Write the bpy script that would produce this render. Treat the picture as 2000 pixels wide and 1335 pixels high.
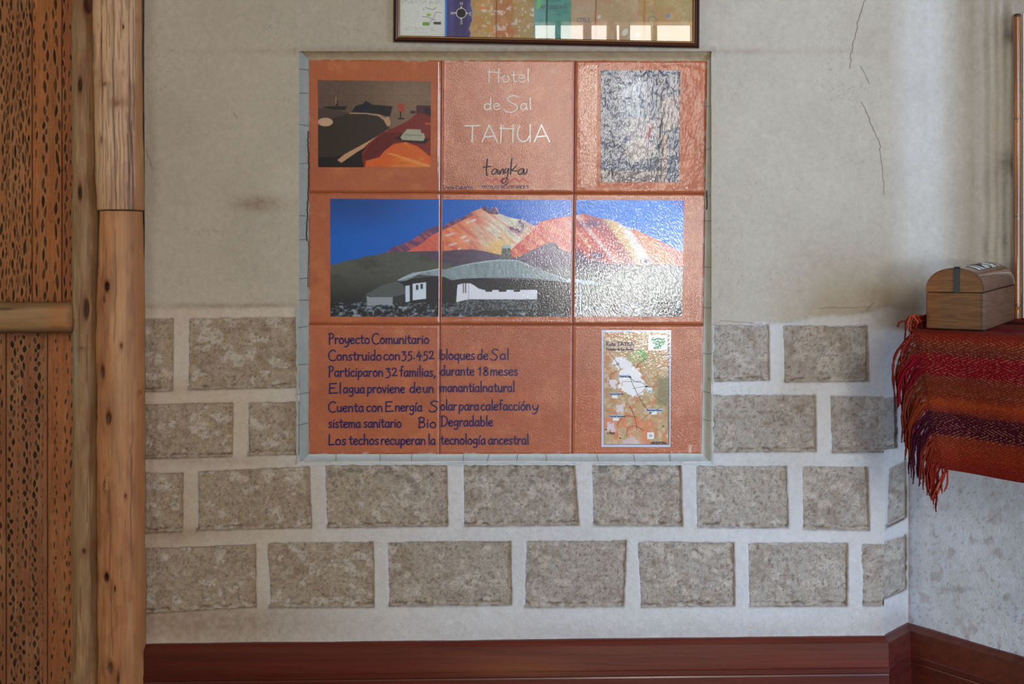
import bpy, math, random
import numpy as np
from mathutils import Vector

# ------------------------------------------------------------------ camera, light, exposure
for o in list(bpy.data.objects):
    bpy.data.objects.remove(o)
S = bpy.context.scene
COL = S.collection
F, D, EYE, HOR = 2000.0, 2.5, 1.15, 500.0        # focal length in px, distance to wall, eye height, horizon row
cd = bpy.data.cameras.new('camera')
cd.sensor_width = 36.0
cd.lens = F * 36.0 / 2000.0
cd.shift_y = -(667.5 - HOR) / 2000.0
cam = bpy.data.objects.new('camera', cd)
cam.location = (0, -D, EYE)
cam.rotation_euler = (math.pi / 2, 0, 0)
COL.objects.link(cam)
S.camera = cam

w = bpy.data.worlds.new('sky')
S.world = w
w.use_nodes = True
w.node_tree.nodes['Background'].inputs[0].default_value = (0.55, 0.72, 1.0, 1)
w.node_tree.nodes['Background'].inputs[1].default_value = 0.3

def area(name, loc, size, direction, L, color):
    ld = bpy.data.lights.new(name, 'AREA')
    ld.shape = 'RECTANGLE'
    ld.size, ld.size_y = size
    ld.energy = L * math.pi * size[0] * size[1]
    ld.color = color
    o = bpy.data.objects.new(name, ld)
    o.location = loc
    o.rotation_euler = Vector(direction).to_track_quat('-Z', 'Y').to_euler()
    COL.objects.link(o)
    return o
# daylight entering through the openings (each light stands just outside its window)
area('daylight_back_windows', (0.76, -5.25, 2.34), (1.36, 1.22), (0, 1, 0), 20.5, (1.0, 0.94, 0.85))
area('daylight_back_low_window', (0.95, -5.25, 0.93), (0.55, 0.46), (0, 1, 0), 55.0, (1.0, 0.98, 0.93))
area('daylight_glass_door', (2.75, -2.9, 1.2), (2.4, 2.0), (-1, 0, 0), 12.6, (0.48, 0.69, 1.0))
area('daylight_right_window', (1.80, -0.64, 1.1), (1.1, 1.75), (-0.768, -0.641, 0), 3.0, (0.5, 0.7, 1.0))
area('added_left_daylight', (-2.55, -1.7, 1.35), (1.0, 1.6), (1, 0, 0), 3.2, (1.0, 0.93, 0.72))  # added warm opening, placed so its light reaches the right wall

S.view_settings.view_transform = 'Standard'
S.view_settings.look = 'None'
S.view_settings.gamma = 1.0
S.view_settings.use_curve_mapping = False
S.view_settings.exposure = -0.06

# ------------------------------------------------------------------ helpers
rnd = random.Random(7)
def P(px, py, y=0.0):
    d = D + y
    return ((px - 1000.0) / F * d, y, EYE + (HOR - py) / F * d)

def lin(c):
    c = np.asarray(c, float) / 255.0
    return np.where(c <= 0.04045, c / 12.92, ((c + 0.055) / 1.055) ** 2.4)

def vn(x, y, seed=0):
    x = np.asarray(x, float); y = np.asarray(y, float)
    r = np.random.RandomState(seed).rand(256, 256)
    xi = np.floor(x).astype(int); yi = np.floor(y).astype(int)
    fx = x - xi; fy = y - yi
    fx = fx * fx * (3 - 2 * fx); fy = fy * fy * (3 - 2 * fy)
    a = r[yi & 255, xi & 255]; b = r[yi & 255, (xi + 1) & 255]
    c = r[(yi + 1) & 255, xi & 255]; d = r[(yi + 1) & 255, (xi + 1) & 255]
    return (a * (1 - fx) + b * fx) * (1 - fy) + (c * (1 - fx) + d * fx) * fy

def fbm(x, y, seed=0, octv=4):
    t = 0; a = 0.5; s = 0
    for k in range(octv):
        t = t + a * vn(x * 2 ** k, y * 2 ** k, seed + k * 13); s += a; a *= 0.5
    return t / s

def sst(a, b, x):
    t = np.clip((x - a) / (b - a), 0, 1)
    return t * t * (3 - 2 * t)

def inpoly(X, Y, poly):
    ins = np.zeros(X.shape, bool)
    n = len(poly)
    for i in range(n):
        x0, y0 = poly[i]; x1, y1 = poly[(i + 1) % n]
        if y0 == y1: continue
        c = ((y0 > Y) != (y1 > Y)) & (X < (x1 - x0) * (Y - y0) / (y1 - y0) + x0)
        ins ^= c
    return ins

def put(C, m, col, a=1.0):
    m = (m * a)[..., None] if m.dtype != bool else (m.astype(float) * a)[..., None]
    C[:] = C * (1 - m) + np.asarray(col, float) * m

# --- materials
MATS = {}
def mat(name, col=None, rough=0.6, spec=0.5, metal=0.0, bump=None, grain=None, coat=0.0, vcol=False, coat_rough=0.08, bdist=0.002, gamp=0.25, bump2=None):
    """col: linear rgb; vcol: colour attribute; bump=(scale, strength[, stretch xyz]); grain=(scale xyz, darkest, lightest)"""
    if name in MATS: return MATS[name]
    m = bpy.data.materials.new(name); m.use_nodes = True
    nt = m.node_tree; N = nt.nodes; Lk = nt.links
    b = N['Principled BSDF']
    b.inputs['Roughness'].default_value = rough
    b.inputs['Specular IOR Level'].default_value = spec
    b.inputs['Metallic'].default_value = metal
    b.inputs['Coat Weight'].default_value = coat
    if coat >= .9: b.inputs['Coat IOR'].default_value = 1.65
    b.inputs['Coat Roughness'].default_value = coat_rough
    tc = N.new('ShaderNodeTexCoord')
    if vcol:
        a = N.new('ShaderNodeAttribute'); a.attribute_name = 'Col'; src = a.outputs['Color']
    else:
        a = N.new('ShaderNodeRGB'); a.outputs[0].default_value = (*col, 1); src = a.outputs[0]
    if grain:
        mp = N.new('ShaderNodeMapping'); mp.inputs['Scale'].default_value = grain[0]
        Lk.new(tc.outputs['Object'], mp.inputs[0])
        nz = N.new('ShaderNodeTexNoise'); nz.inputs['Scale'].default_value = 1.0
        nz.inputs['Detail'].default_value = 6; nz.inputs['Roughness'].default_value = 0.65
        nz.inputs['Distortion'].default_value = 0.4
        Lk.new(mp.outputs[0], nz.inputs['Vector'])
        mr = N.new('ShaderNodeMapRange'); mr.inputs[1].default_value = 0.3; mr.inputs[2].default_value = 0.7
        mr.inputs[3].default_value = grain[1]; mr.inputs[4].default_value = grain[2]
        Lk.new(nz.outputs['Fac'], mr.inputs[0])
        mx = N.new('ShaderNodeMix'); mx.data_type = 'RGBA'; mx.blend_type = 'MULTIPLY'
        mx.inputs[0].default_value = 1.0
        Lk.new(src, mx.inputs[6]); Lk.new(mr.outputs[0], mx.inputs[7])
        src = mx.outputs[2]
    Lk.new(src, b.inputs['Base Color'])
    if bump:
        mp2 = N.new('ShaderNodeMapping')
        mp2.inputs['Scale'].default_value = bump[2] if len(bump) > 2 else (1, 1, 1)
        if len(bump) > 3:
            mp2.vector_type = 'TEXTURE'; mp2.inputs['Rotation'].default_value = bump[3]
        Lk.new(tc.outputs['Object'], mp2.inputs[0])
        n2 = N.new('ShaderNodeTexNoise'); n2.inputs['Scale'].default_value = bump[0]
        n2.inputs['Detail'].default_value = 3
        Lk.new(mp2.outputs[0], n2.inputs['Vector'])
        bp = N.new('ShaderNodeBump'); bp.inputs['Strength'].default_value = bump[1]; bp.inputs['Distance'].default_value = bdist
        Lk.new(n2.outputs['Fac'], bp.inputs['Height'])
        if bump2:
            n3 = N.new('ShaderNodeTexNoise'); n3.inputs['Scale'].default_value = bump2[0]; n3.inputs['Detail'].default_value = 2
            Lk.new(tc.outputs['Object'], n3.inputs['Vector'])
            bp2 = N.new('ShaderNodeBump'); bp2.inputs['Strength'].default_value = bump2[1]; bp2.inputs['Distance'].default_value = bdist * 3
            Lk.new(n3.outputs['Fac'], bp2.inputs['Height'])
            Lk.new(bp.outputs[0], bp2.inputs['Normal'])
            bp = bp2
        Lk.new(bp.outputs[0], b.inputs['Normal'])
        if coat: Lk.new(bp.outputs[0], b.inputs['Coat Normal'])
    MATS[name] = m
    return m

# --- objects
def tag(o, label=None, cat=None, group=None, kind=None):
    if label: o['label'] = label
    if cat: o['category'] = cat
    if group: o['group'] = group
    if kind: o['kind'] = kind
    return o

def empty(name, loc, **k):
    o = bpy.data.objects.new(name, None); o.empty_display_size = 0.05
    o.location = loc; COL.objects.link(o)
    return tag(o, **k)

def wloc(p):
    l = Vector((0, 0, 0))
    while p is not None:
        l = l + Vector(p.location); p = p.parent
    return l

def link(name, me, m, parent=None, origin=None, **k):
    """mesh vertices are world positions; they are moved into the object's own frame"""
    n = len(me.vertices)
    co = np.empty(n * 3, np.float32); me.vertices.foreach_get('co', co); co = co.reshape(-1, 3)
    base = np.array(wloc(parent))
    if origin is None and parent is None:
        origin = ((co[:, 0].min() + co[:, 0].max()) / 2, (co[:, 1].min() + co[:, 1].max()) / 2, co[:, 2].min())
    if origin is None: origin = base
    co = co - np.array(origin, np.float32)
    me.vertices.foreach_set('co', co.ravel()); me.update()
    o = bpy.data.objects.new(name, me)
    o.location = Vector(origin) - Vector(base)
    if m: me.materials.append(m)
    COL.objects.link(o)
    if parent is not None: o.parent = parent
    return tag(o, **k)

def raw_mesh(name, V, Fc, col=None, smooth=True):
    me = bpy.data.meshes.new(name)
    V = np.asarray(V, np.float32).reshape(-1, 3)
    if isinstance(Fc, np.ndarray):
        n = len(Fc); k = Fc.shape[1]
        me.vertices.add(len(V)); me.vertices.foreach_set('co', V.ravel())
        me.loops.add(n * k); me.loops.foreach_set('vertex_index', Fc.astype(np.int32).ravel())
        me.polygons.add(n)
        me.polygons.foreach_set('loop_start', np.arange(0, n * k, k, dtype=np.int32))
        me.polygons.foreach_set('loop_total', np.full(n, k, np.int32))
        me.update(calc_edges=True)
    else:
        me.from_pydata([tuple(v) for v in V], [], [tuple(f) for f in Fc]); me.update()
    if col is not None:
        a = me.color_attributes.new('Col', 'FLOAT_COLOR', 'POINT')
        c = np.ones((len(V), 4), np.float32); c[:, :3] = np.asarray(col).reshape(-1, 3)
        a.data.foreach_set('color', c.ravel())
    if smooth: me.polygons.foreach_set('use_smooth', np.ones(len(me.polygons), bool))
    return me

def grid_faces(ny, nx, keep=None, flip=False):
    i = np.arange(ny * nx).reshape(ny, nx)
    f = np.stack([i[:-1, :-1], i[:-1, 1:], i[1:, 1:], i[1:, :-1]], -1)
    if not flip: f = f[..., ::-1]
    if keep is not None: f = f[keep]
    return f.reshape(-1, 4)

def merge(parts):
    """parts: list of (V, F(list), col or None)"""
    Vs = []; Fs = []; Cs = []; n = 0
    for V, Fc, c in parts:
        V = np.asarray(V, float).reshape(-1, 3)
        Vs.append(V); Fs += [[int(i) + n for i in f] for f in Fc]
        Cs.append(np.broadcast_to(np.asarray(c if c is not None else (1, 1, 1), float), (len(V), 3)) if np.ndim(c) < 2 else np.asarray(c).reshape(-1, 3))
        n += len(V)
    return np.concatenate(Vs), Fs, np.concatenate(Cs)

def box(x0, x1, y0, y1, z0, z1):
    V = [(x, y, z) for x in (x0, x1) for y in (y0, y1) for z in (z0, z1)]
    Fc = [(0, 1, 3, 2), (4, 6, 7, 5), (0, 4, 5, 1), (2, 3, 7, 6), (0, 2, 6, 4), (1, 5, 7, 3)]
    return V, Fc, None

def prism(poly, z0, z1):
    n = len(poly)
    V = [(x, y, z0) for x, y in poly] + [(x, y, z1) for x, y in poly]
    Fc = [list(range(n))[::-1], [i + n for i in range(n)]] + [(i, (i + 1) % n, (i + 1) % n + n, i + n) for i in range(n)]
    return V, Fc, None

def cells_wall(us, zs, holes, th, fn):
    """wall slab in (u, z) cut into cells; cells inside holes are left open; fn(u, off, z)->xyz"""
    parts = []
    for i in range(len(us) - 1):
        for j in range(len(zs) - 1):
            uc = (us[i] + us[i + 1]) / 2; zc = (zs[j] + zs[j + 1]) / 2
            if any(a < uc < b and c < zc < d for a, b, c, d in holes): continue
            V, Fc, _ = box(us[i], us[i + 1], 0, th, zs[j], zs[j + 1])
            parts.append(([fn(*v) for v in V], Fc, None))
    V, Fc, C = merge(parts)
    return V, Fc

# vertical planes seen from the camera
class Plane:
    def __init__(s, A, B):
        s.A = np.array(A, float); u = np.array(B, float) - s.A; s.len = np.hypot(*u); s.u = u / s.len
        s.n = np.array([s.u[1], -s.u[0]])         # towards the camera side
    def at(s, px, py, off=0.0):
        px = np.asarray(px, float); py = np.asarray(py, float)
        t = (px - 1000.0) / F
        k = (t * (D + s.A[1]) - s.A[0]) / (s.u[0] - t * s.u[1])
        X = s.A[0] + k * s.u[0]; Y = s.A[1] + k * s.u[1]
        Z = EYE + (HOR - py) / F * (D + Y)
        return np.stack([X + s.n[0] * off, Y + s.n[1] * off, Z + 0 * X], -1)
    def k(s, px):
        t = (px - 1000.0) / F
        return (t * (D + s.A[1]) - s.A[0]) / (s.u[0] - t * s.u[1])
    def w(s, k, off, z):
        return (s.A[0] + k * s.u[0] + s.n[0] * off, s.A[1] + k * s.u[1] + s.n[1] * off, z)
FRONT = Plane((0, 0), (1, 0))
CA = np.array((0.906, 0.0)); CB = np.array((0.9986, 0.087))
CORN = Plane(CA, CB)
RIGHT = Plane(CB, (1.183, -0.134))

# the plaster of the corner: flat on above the shelf, notched (chamfer + oblique wall) below it
def corner_depth(px, py):
    t = (np.asarray(px, float) - 1000.0) / F
    def dep(pl):
        k = (t * (D + pl.A[1]) - pl.A[0]) / (pl.u[0] - t * pl.u[1])
        return D + pl.A[1] + k * pl.u[1]
    dc = dep(CORN); dr = dep(RIGHT)
    true = np.where(np.asarray(px) < 1772.2, dc, dr)
    k_ = .045
    h = np.clip(.5 + .5 * (dr - D) / k_, 0, 1)
    sm = dr * (1 - h) + D * h - k_ * h * (1 - h) * .5
    b = sst(600, 790, py)
    return sm * (1 - b) + true * b
def corner_at(px, py, off=0.0):
    d = corner_depth(px, py) - off
    return np.stack([(px - 1000) / F * d, d - D, EYE + (HOR - py) / F * d], -1)
# ------------------------------------------------------------------ salt block wall
MORT = lin((207, 208, 208)) * 1.0
PLAS = lin((197, 188, 172)) * 0.87
BLOCKS_F = [
 [(280,624),(336,624),(335,762),(280,764)], [(370,623),(583,621),(583,755),(368,760)],
 [(1388,636),(1500,636),(1502,741),(1388,743)], [(1532,638),(1692,637),(1696,743),(1534,745)],
 [(280,791),(453,788),(452,890),(280,895)], [(485,788),(583,786),(583,886),(485,888)],
 [(1388,773),(1592,773),(1593,880),(1389,882)], [(1624,774),(1726,776),(1726,880),(1626,883)],
 [(280,925),(356,925),(355,1036),(280,1040)], [(386,922),(602,913),(607,1030),(386,1034)],
 [(634,909),(871,908),(873,1026),(640,1030)], [(905,908),(1121,907),(1129,1024),(908,1027)],
 [(1156,906),(1328,906),(1332,1026),(1160,1025)], [(1361,912),(1535,912),(1539,1030),(1363,1028)],
 [(1569,912),(1693,913),(1697,1034),(1571,1033)],
 [(280,1072),(497,1065),(499,1184),(280,1198)], [(522,1063),(727,1060),(729,1185),(527,1185)],
 [(757,1060),(996,1058),(998,1180),(761,1183)], [(1028,1058),(1222,1057),(1217,1184),(1026,1185)],
 [(1246,1060),(1432,1060),(1434,1182),(1254,1185)], [(1462,1062),(1655,1062),(1653,1182),(1466,1184)],
 [(1685,1064),(1726,1066),(1726,1181),(1687,1182)]]
BLOCKS_C = [
 [(1729,777),(1750,774),(1751,872),(1729,880)],
 [(1736,914),(1769,897),(1769,1010),(1732,1029)],
 [(1729,1065),(1769,1045),(1769,1150),(1729,1180)]]

FIELD_F = [[(1750 if x == 1726 else x, y) for x, y in q] for q in BLOCKS_F]
FIELD_C = [[(1700 if (x == 1729) else x, y) for x, y in q] for q in BLOCKS_C]
def quad_sd(X, Y, q):
    """positive inside, px distance to the nearest edge; also distance to the bottom and right edge"""
    ds = []
    for i in range(4):
        x0, y0 = q[i]; x1, y1 = q[(i + 1) % 4]
        L = math.hypot(x1 - x0, y1 - y0)
        ds.append(((x1 - x0) * (Y - y0) - (y1 - y0) * (X - x0)) / L)
    return np.minimum.reduce(ds), ds[2], ds[1], ds[0]

def plaster_edge(X):
    return np.where(X < 1000, 600 + 3 * np.sin(X * .02), 642 - (X - 1390) * 0.11 + 3 * np.sin(X * .05))

def wall_field(X, Y, blocks, full=True):
    wob = (fbm(X / 9, Y / 9, 3) - .5) * 5 + (fbm(X / 40, Y / 40, 8) - .5) * 4
    H = (fbm(X / 130, Y / 130, 21) - .5) * 0.010 + (fbm(X / 12, Y / 12, 5) - .5) * 0.0016
    up = sst(5, -5, Y - plaster_edge(X) + (fbm(X / 14, Y / 14, 31) - .5) * 10)
    H = H + up * 0.0035
    stain = fbm(X / 160, Y / 120, 40)
    left_tint = (sst(900, 380, X) * (.55 + .45 * fbm(X / 120, Y / 90, 47)))[..., None]      # joints darker and yellower towards the door
    mor = MORT * (1 - left_tint) + lin((192, 174, 148)) * left_tint
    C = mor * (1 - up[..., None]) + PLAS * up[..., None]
    C = C * (0.90 + 0.20 * stain)[..., None]
    fine = fbm(X / 5, Y / 5, 44, 3)
    C = C * (0.93 + 0.14 * fine)[..., None]
    # warm blotches on the plaster
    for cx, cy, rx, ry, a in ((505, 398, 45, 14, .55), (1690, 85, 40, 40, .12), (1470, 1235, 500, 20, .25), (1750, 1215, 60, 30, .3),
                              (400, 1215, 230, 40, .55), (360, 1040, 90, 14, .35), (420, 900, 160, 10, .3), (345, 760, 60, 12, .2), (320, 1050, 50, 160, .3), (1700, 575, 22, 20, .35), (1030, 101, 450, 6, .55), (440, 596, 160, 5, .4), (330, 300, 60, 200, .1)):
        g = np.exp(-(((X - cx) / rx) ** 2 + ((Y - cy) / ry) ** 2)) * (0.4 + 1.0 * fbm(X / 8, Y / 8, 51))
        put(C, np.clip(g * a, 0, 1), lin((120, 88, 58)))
    # dark specks
    sp = sst(.80, .86, vn(X / 3.0, Y / 3.0, 60)) * sst(.45, .75, fbm(X / 60, Y / 60, 61))
    put(C, sp * .22, lin((95, 70, 50)))
    for q in blocks:
        s, sb, sr, st = quad_sd(X, Y, q)
        ins = sst(-1.5, 2.0, s + wob * .6)
        H = H * (1 - ins) + (-0.020) * ins
        # dirt and painted edge shade on the lower and right side of each recess
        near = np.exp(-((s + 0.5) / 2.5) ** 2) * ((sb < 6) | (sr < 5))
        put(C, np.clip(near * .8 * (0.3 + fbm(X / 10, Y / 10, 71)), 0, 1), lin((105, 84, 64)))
    return H, C

def build_wall_grid(plane, x0, x1, y0, y1, step, blocks, hole=None, extra=None, at=None):
    nx = int((x1 - x0) / step) + 1; ny = int((y1 - y0) / step) + 1
    X, Y = np.meshgrid(np.linspace(x0, x1, nx), np.linspace(y0, y1, ny))
    H, C = wall_field(X, Y, blocks)
    if extra: H, C = extra(X, Y, H, C)
    if at: V = at(X, Y, H)
    else:
        V = plane.at(X, Y)
        V[..., 0] += plane.n[0] * H; V[..., 1] += plane.n[1] * H
    keep = None
    if hole:
        xc = (X[:-1, :-1] + X[1:, 1:]) / 2; yc = (Y[:-1, :-1] + Y[1:, 1:]) / 2
        keep = ~((xc > hole[0]) & (xc < hole[1]) & (yc > hole[2]) & (yc < hole[3]))
    return V.reshape(-1, 3), grid_faces(ny, nx, keep), C.reshape(-1, 3)

m_wall = mat('salt_plaster', vcol=True, rough=.85, spec=.25, bump=(230, .65), bdist=.0015, bump2=(95, .2), grain=((55, 55, 55), .93, 1.06))
m_block = mat('salt_block_stone', vcol=True, rough=.7, spec=.35, bump=(420, 1.0), bdist=.0016, bump2=(110, .45), grain=((420, 420, 420), .74, 1.2))

HOLE = (586, 1389, 101, 901)
def front_extra(X, Y, H, C):
    # rounded lip over the mural niche
    g = np.exp(-((Y - 99) / 9) ** 2) * (X > 575) * (X < 1400)
    H = H + g * .004
    return H, C
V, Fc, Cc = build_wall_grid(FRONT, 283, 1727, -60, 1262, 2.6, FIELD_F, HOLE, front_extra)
nV = len(V)
bk = [box(-2.5, 1.02, .14, .24, 0, 3.0), box(-2.5, 0.906, .0, .14, 1.15 + 560 / 800 - .001, 3.0)]
V2, F2, C2 = merge(bk)
allF = [list(f) for f in Fc] + [[i + nV for i in f] for f in F2]
me = raw_mesh('wall_front', np.concatenate([V, V2]), allF, np.concatenate([Cc, C2 * PLAS]))
wall_front = link('wall_front', me, m_wall, origin=(0, 0, 0), kind='structure')

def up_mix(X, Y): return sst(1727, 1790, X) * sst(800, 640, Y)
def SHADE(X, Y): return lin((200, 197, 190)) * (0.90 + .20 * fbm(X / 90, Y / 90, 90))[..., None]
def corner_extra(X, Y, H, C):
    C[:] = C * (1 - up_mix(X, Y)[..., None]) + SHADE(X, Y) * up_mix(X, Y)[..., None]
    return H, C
V, Fc, Cc = build_wall_grid(CORN, 1726.5, 1774, -60, 1262, 2.4, FIELD_C, None, corner_extra, corner_at)
me = raw_mesh('wall_corner', V, Fc, Cc)
wall_corner = link('wall_corner', me, m_wall, origin=(0, 0, 0), kind='structure')

def right_extra(X, Y, H, C):
    lowc = lin((206, 218, 234)) * (0.86 + .26 * fbm(X / 90, Y / 90, 90))[..., None] * (.94 + .12 * fbm(X / 5, Y / 5, 44, 3))[..., None]  # cool daylight cast put into the pale colour of the lower wall
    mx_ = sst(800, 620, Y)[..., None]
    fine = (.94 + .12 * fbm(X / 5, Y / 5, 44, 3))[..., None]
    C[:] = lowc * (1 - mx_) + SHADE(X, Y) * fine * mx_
    # drips, dirt specks, a darker corner line and dark upright streaks
    st = sst(.58, .75, fbm(X / 16, Y / 22, 91)) * sst(900, 1050, Y)
    put(C, st * .35, lin((140, 115, 90)))
    spk = sst(.80, .88, vn(X / 3.2, Y / 3.2, 92)) * (Y > 640)
    put(C, spk * .35, lin((90, 80, 75)))
    put(C, np.exp(-((X - 1775) / 6.0) ** 2) * (Y > 640) * .35, lin((120, 95, 72)))
    for cx, cy, rx, ry, a in ((1966, 55, 8, 32, .5), (1975, 70, 14, 16, .6), (1962, 120, 4, 120, .3), (1972, 320, 22, 26, .6), (1961, 420, 5, 120, .4),
                              (1944, 60, 6, 30, .2), (1935, 350, 20, 40, .15), (1926, 480, 5, 20, .2), (1963, 470, 6, 20, .3), (1870, 1150, 40, 5, .3)):
        g = np.exp(-(((X - cx) / rx) ** 2 + ((Y - cy) / ry) ** 2)) * (.5 + fbm(X / 5, Y / 7, 93))
        put(C, np.clip(g * a, 0, 1), lin((84, 74, 66)))
    # troweled vertical flutes beside the window
    up = sst(640, 560, Y) * sst(-20, 60, Y)
    wv = (fbm(Y / 60, X * 0, 94) - .5) * 6
    for c, a, wd in ((1922, -.0016, 6), (1934, .0018, 5), (1944, -.0012, 4), (1951, .0022, 4), (1962, -.003, 7), (1976, .002, 7)):
        H = H + up * a * np.exp(-((X + wv - c) / wd) ** 2)
    return H, C
V, Fc, Cc = build_wall_grid(RIGHT, 1774, 2012, -60, 1320, 2.6, [], None, right_extra, corner_at)
nV = len(V)
k0 = RIGHT.k(2012) - .002
WL = 2.5
zs = [0, 0.25, 1.95, 3.0]; us = [k0, 0.55, 1.60, WL]
Vw, Fw = cells_wall(us, zs, [(0.55, 1.60, 0.25, 1.95)], .12, lambda u, o, z: RIGHT.w(u, -o, z))
V2, F2, C2 = merge([(Vw, Fw, None), ([RIGHT.w(u, -o, z) for u, o, z in [(a, b, c) for a in (-.1, k0) for b in (.03, .15) for c in (0, 3.0)]], box(0, 1, 0, 1, 0, 1)[1], None)])
me = raw_mesh('wall_right', np.concatenate([V, V2]), [list(f) for f in Fc] + [[i + nV for i in f] for f in F2], np.concatenate([Cc, C2 * PLAS]))
wall_right = link('wall_right', me, m_wall, origin=(0, 0, 0), kind='structure')
# upper strips of corner and right wall above the fine grids
zt = 1.15 + 556 / 800
V2, F2, C2 = merge([([FRONT.w(u, -o, z) for u in (.90, 1.10) for o in (0, .1) for z in (zt, 3.0)], box(0, 1, 0, 1, 0, 1)[1], None),
                    ([RIGHT.w(u, -o, z) for u in (.10, k0) for o in (0, .1) for z in (1.76, 3.0)], box(0, 1, 0, 1, 0, 1)[1], None)])
link('trim_1', raw_mesh('trim_1', V2, F2, C2 * PLAS, smooth=False), m_wall, origin=(0, 0, 0), kind='structure')

# --- salt blocks set back in the joints
def make_block(q, plane, parent, seed, pale=.3):
    (ax, ay), (bx, by), (cx, cy), (dx, dy) = q
    W = max(bx - ax, cx - dx); Hh = max(dy - ay, cy - by)
    nx = max(6, int(W / 2.2)); ny = max(6, int(Hh / 2.2))
    u, v = np.meshgrid(np.linspace(0, 1, nx), np.linspace(0, 1, ny))
    g = 3.5
    ax, ay, bx, by, cx, cy, dx, dy = ax - g, ay - g, bx + g, by - g, cx + g, cy + g, dx - g, dy + g
    X = (ax * (1 - u) + bx * u) * (1 - v) + (dx * (1 - u) + cx * u) * v
    Y = (ay * (1 - u) + by * u) * (1 - v) + (dy * (1 - u) + cy * u) * v
    s = seed * 37.7
    rel = (fbm(X / 26 + s, Y / 20, seed) - .5) * .006 + (fbm(X / 6 + s, Y / 6, seed + 5, 3) - .5) * .0050
    ridge = np.exp(-((v - 1) * Hh + 5 + 4 * (fbm(X / 11 + s, Y * 0, seed + 64, 2) - .5)) ** 2 / 8.0)
    lumps = sst(.35, .7, vn(X / 9 + s, Y * 0 + seed, seed + 9))
    rel = rel + ridge * lumps * .009 * (fbm(X / 4, Y / 4, seed + 2, 2) + .2)
    gro = np.exp(-((v - 1) * Hh + 7 + 7 * (fbm(X / 13 + s, Y * 0, seed + 63, 3) - .4)) ** 2 / 2.6) * sst(.3, .5, fbm(X / 17, Y * 0 + s, seed + 65, 2))
    rel = rel - gro * .0045
    if plane is not FRONT: rel = rel * .4
    off = -0.0062 + rel
    ed = np.minimum(np.minimum(u, 1 - u) * W, np.minimum(v, 1 - v) * Hh)
    off = off - .004 * sst(3, 0, ed)
    big = fbm(X / 55 + s, Y / 40, seed + 20); mid = fbm(X / 16 + s, Y / 12, seed + 23)
    base = lin((172, 156, 134)); pal = lin((204, 196, 184)); drk = lin((128, 104, 78)); gry = lin((112, 104, 96))
    C = np.ones(X.shape + (3,)) * base
    xg = sst(420, 1150, X)
    C = C * (1 - .75 * xg[..., None]) + lin((178, 173, 166)) * .75 * xg[..., None]
    put(C, sst(.5, .72, mid * .5 + big * .5 + .02) * .35, drk)
    put(C, sst(.60, .66, fbm(X / 22 + s, Y / 17, seed + 31)) * (.45 + .3 * fbm(X / 5, Y / 5, seed + 33)), pal)
    put(C, sst(.58, .72, fbm(X / 6 + s, Y / 6, seed + 41, 3)) * .35, drk)
    put(C, sst(.66, .78, fbm(X / 5 + s, Y / 5, seed + 47, 2)) * .45, gry)
    put(C, sst(.80, .9, vn(X / 3.1, Y / 3.1, seed + 57)) * .6, lin((92, 80, 70)))
    C = C * (.86 + .28 * vn(X / 1.6 + s, Y / 1.6, seed + 51))[..., None] * (.90 + .20 * fbm(X / 3.2, Y / 3.2, seed + 53, 2))[..., None]
    if 600 < q[0][0] < 1350 and q[0][1] < 930:
        put(C, sst(.55, .66, fbm(X / 14, Y / 10, seed + 61)) * sst(.75, 0, v) * .6, lin((96, 94, 90)))
    put(C, np.clip(gro, 0, 1) * .9 * sst(.1, .5, vn(X / 20, Y / 20, seed)), lin((100, 76, 54)))
    put(C, np.clip(ridge * lumps, 0, 1) * .6, lin((190, 176, 160)))
    V = plane.at(X, Y)
    V[..., 0] += plane.n[0] * off; V[..., 1] += plane.n[1] * off
    V = V.reshape(-1, 3); Fg = [list(f) for f in grid_faces(ny, nx)]
    # back plate so the block is a solid slab
    rim = list(range(nx)) + [i * nx + nx - 1 for i in range(1, ny)] + [(ny - 1) * nx + i for i in range(nx - 2, -1, -1)] + [i * nx for i in range(ny - 2, 0, -1)]
    n0 = len(V)
    Vb = V[rim].copy(); Vb[:, 0] -= plane.n[0] * .05; Vb[:, 1] -= plane.n[1] * .05
    m = len(rim)
    for i in range(m):
        j = (i + 1) % m
        Fg.append([rim[i], rim[j], n0 + j, n0 + i])
    Fg.append([n0 + i for i in range(m)])
    Cf = C.reshape(-1, 3)
    me = raw_mesh('salt_block', np.concatenate([V, Vb]), Fg, np.concatenate([Cf, Cf[rim]]))
    return link('salt_block', me, m_block, parent)
for i, q in enumerate(BLOCKS_F): make_block(q, FRONT, wall_front, 100 + i)
class CornerSurf:
    n = CORN.n; at = staticmethod(corner_at)
for i, q in enumerate(BLOCKS_C): make_block(q, CornerSurf, wall_corner, 200 + i)

# --- cracks in plaster: thin dark ribbons lying on the surface
def ribbon_quads(pts, wpx):
    """pts px polyline -> quads in px space"""
    pts = np.array(pts, float)
    n = len(pts)
    if n < 2: return np.zeros((0, 2)), []
    t = np.gradient(pts, axis=0)
    t /= np.maximum(np.hypot(t[:, 0], t[:, 1])[:, None], 1e-9)
    pts = pts.copy(); pts[0] -= t[0] * wpx * .35; pts[-1] += t[-1] * wpx * .35
    nr = np.stack([-t[:, 1], t[:, 0]], -1) * (np.asarray(wpx) / 2 * np.ones(n))[:, None]
    V = np.concatenate([pts + nr, pts - nr])
    return V, [[i, i + 1, n + i + 1, n + i] for i in range(n - 1)]

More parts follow.
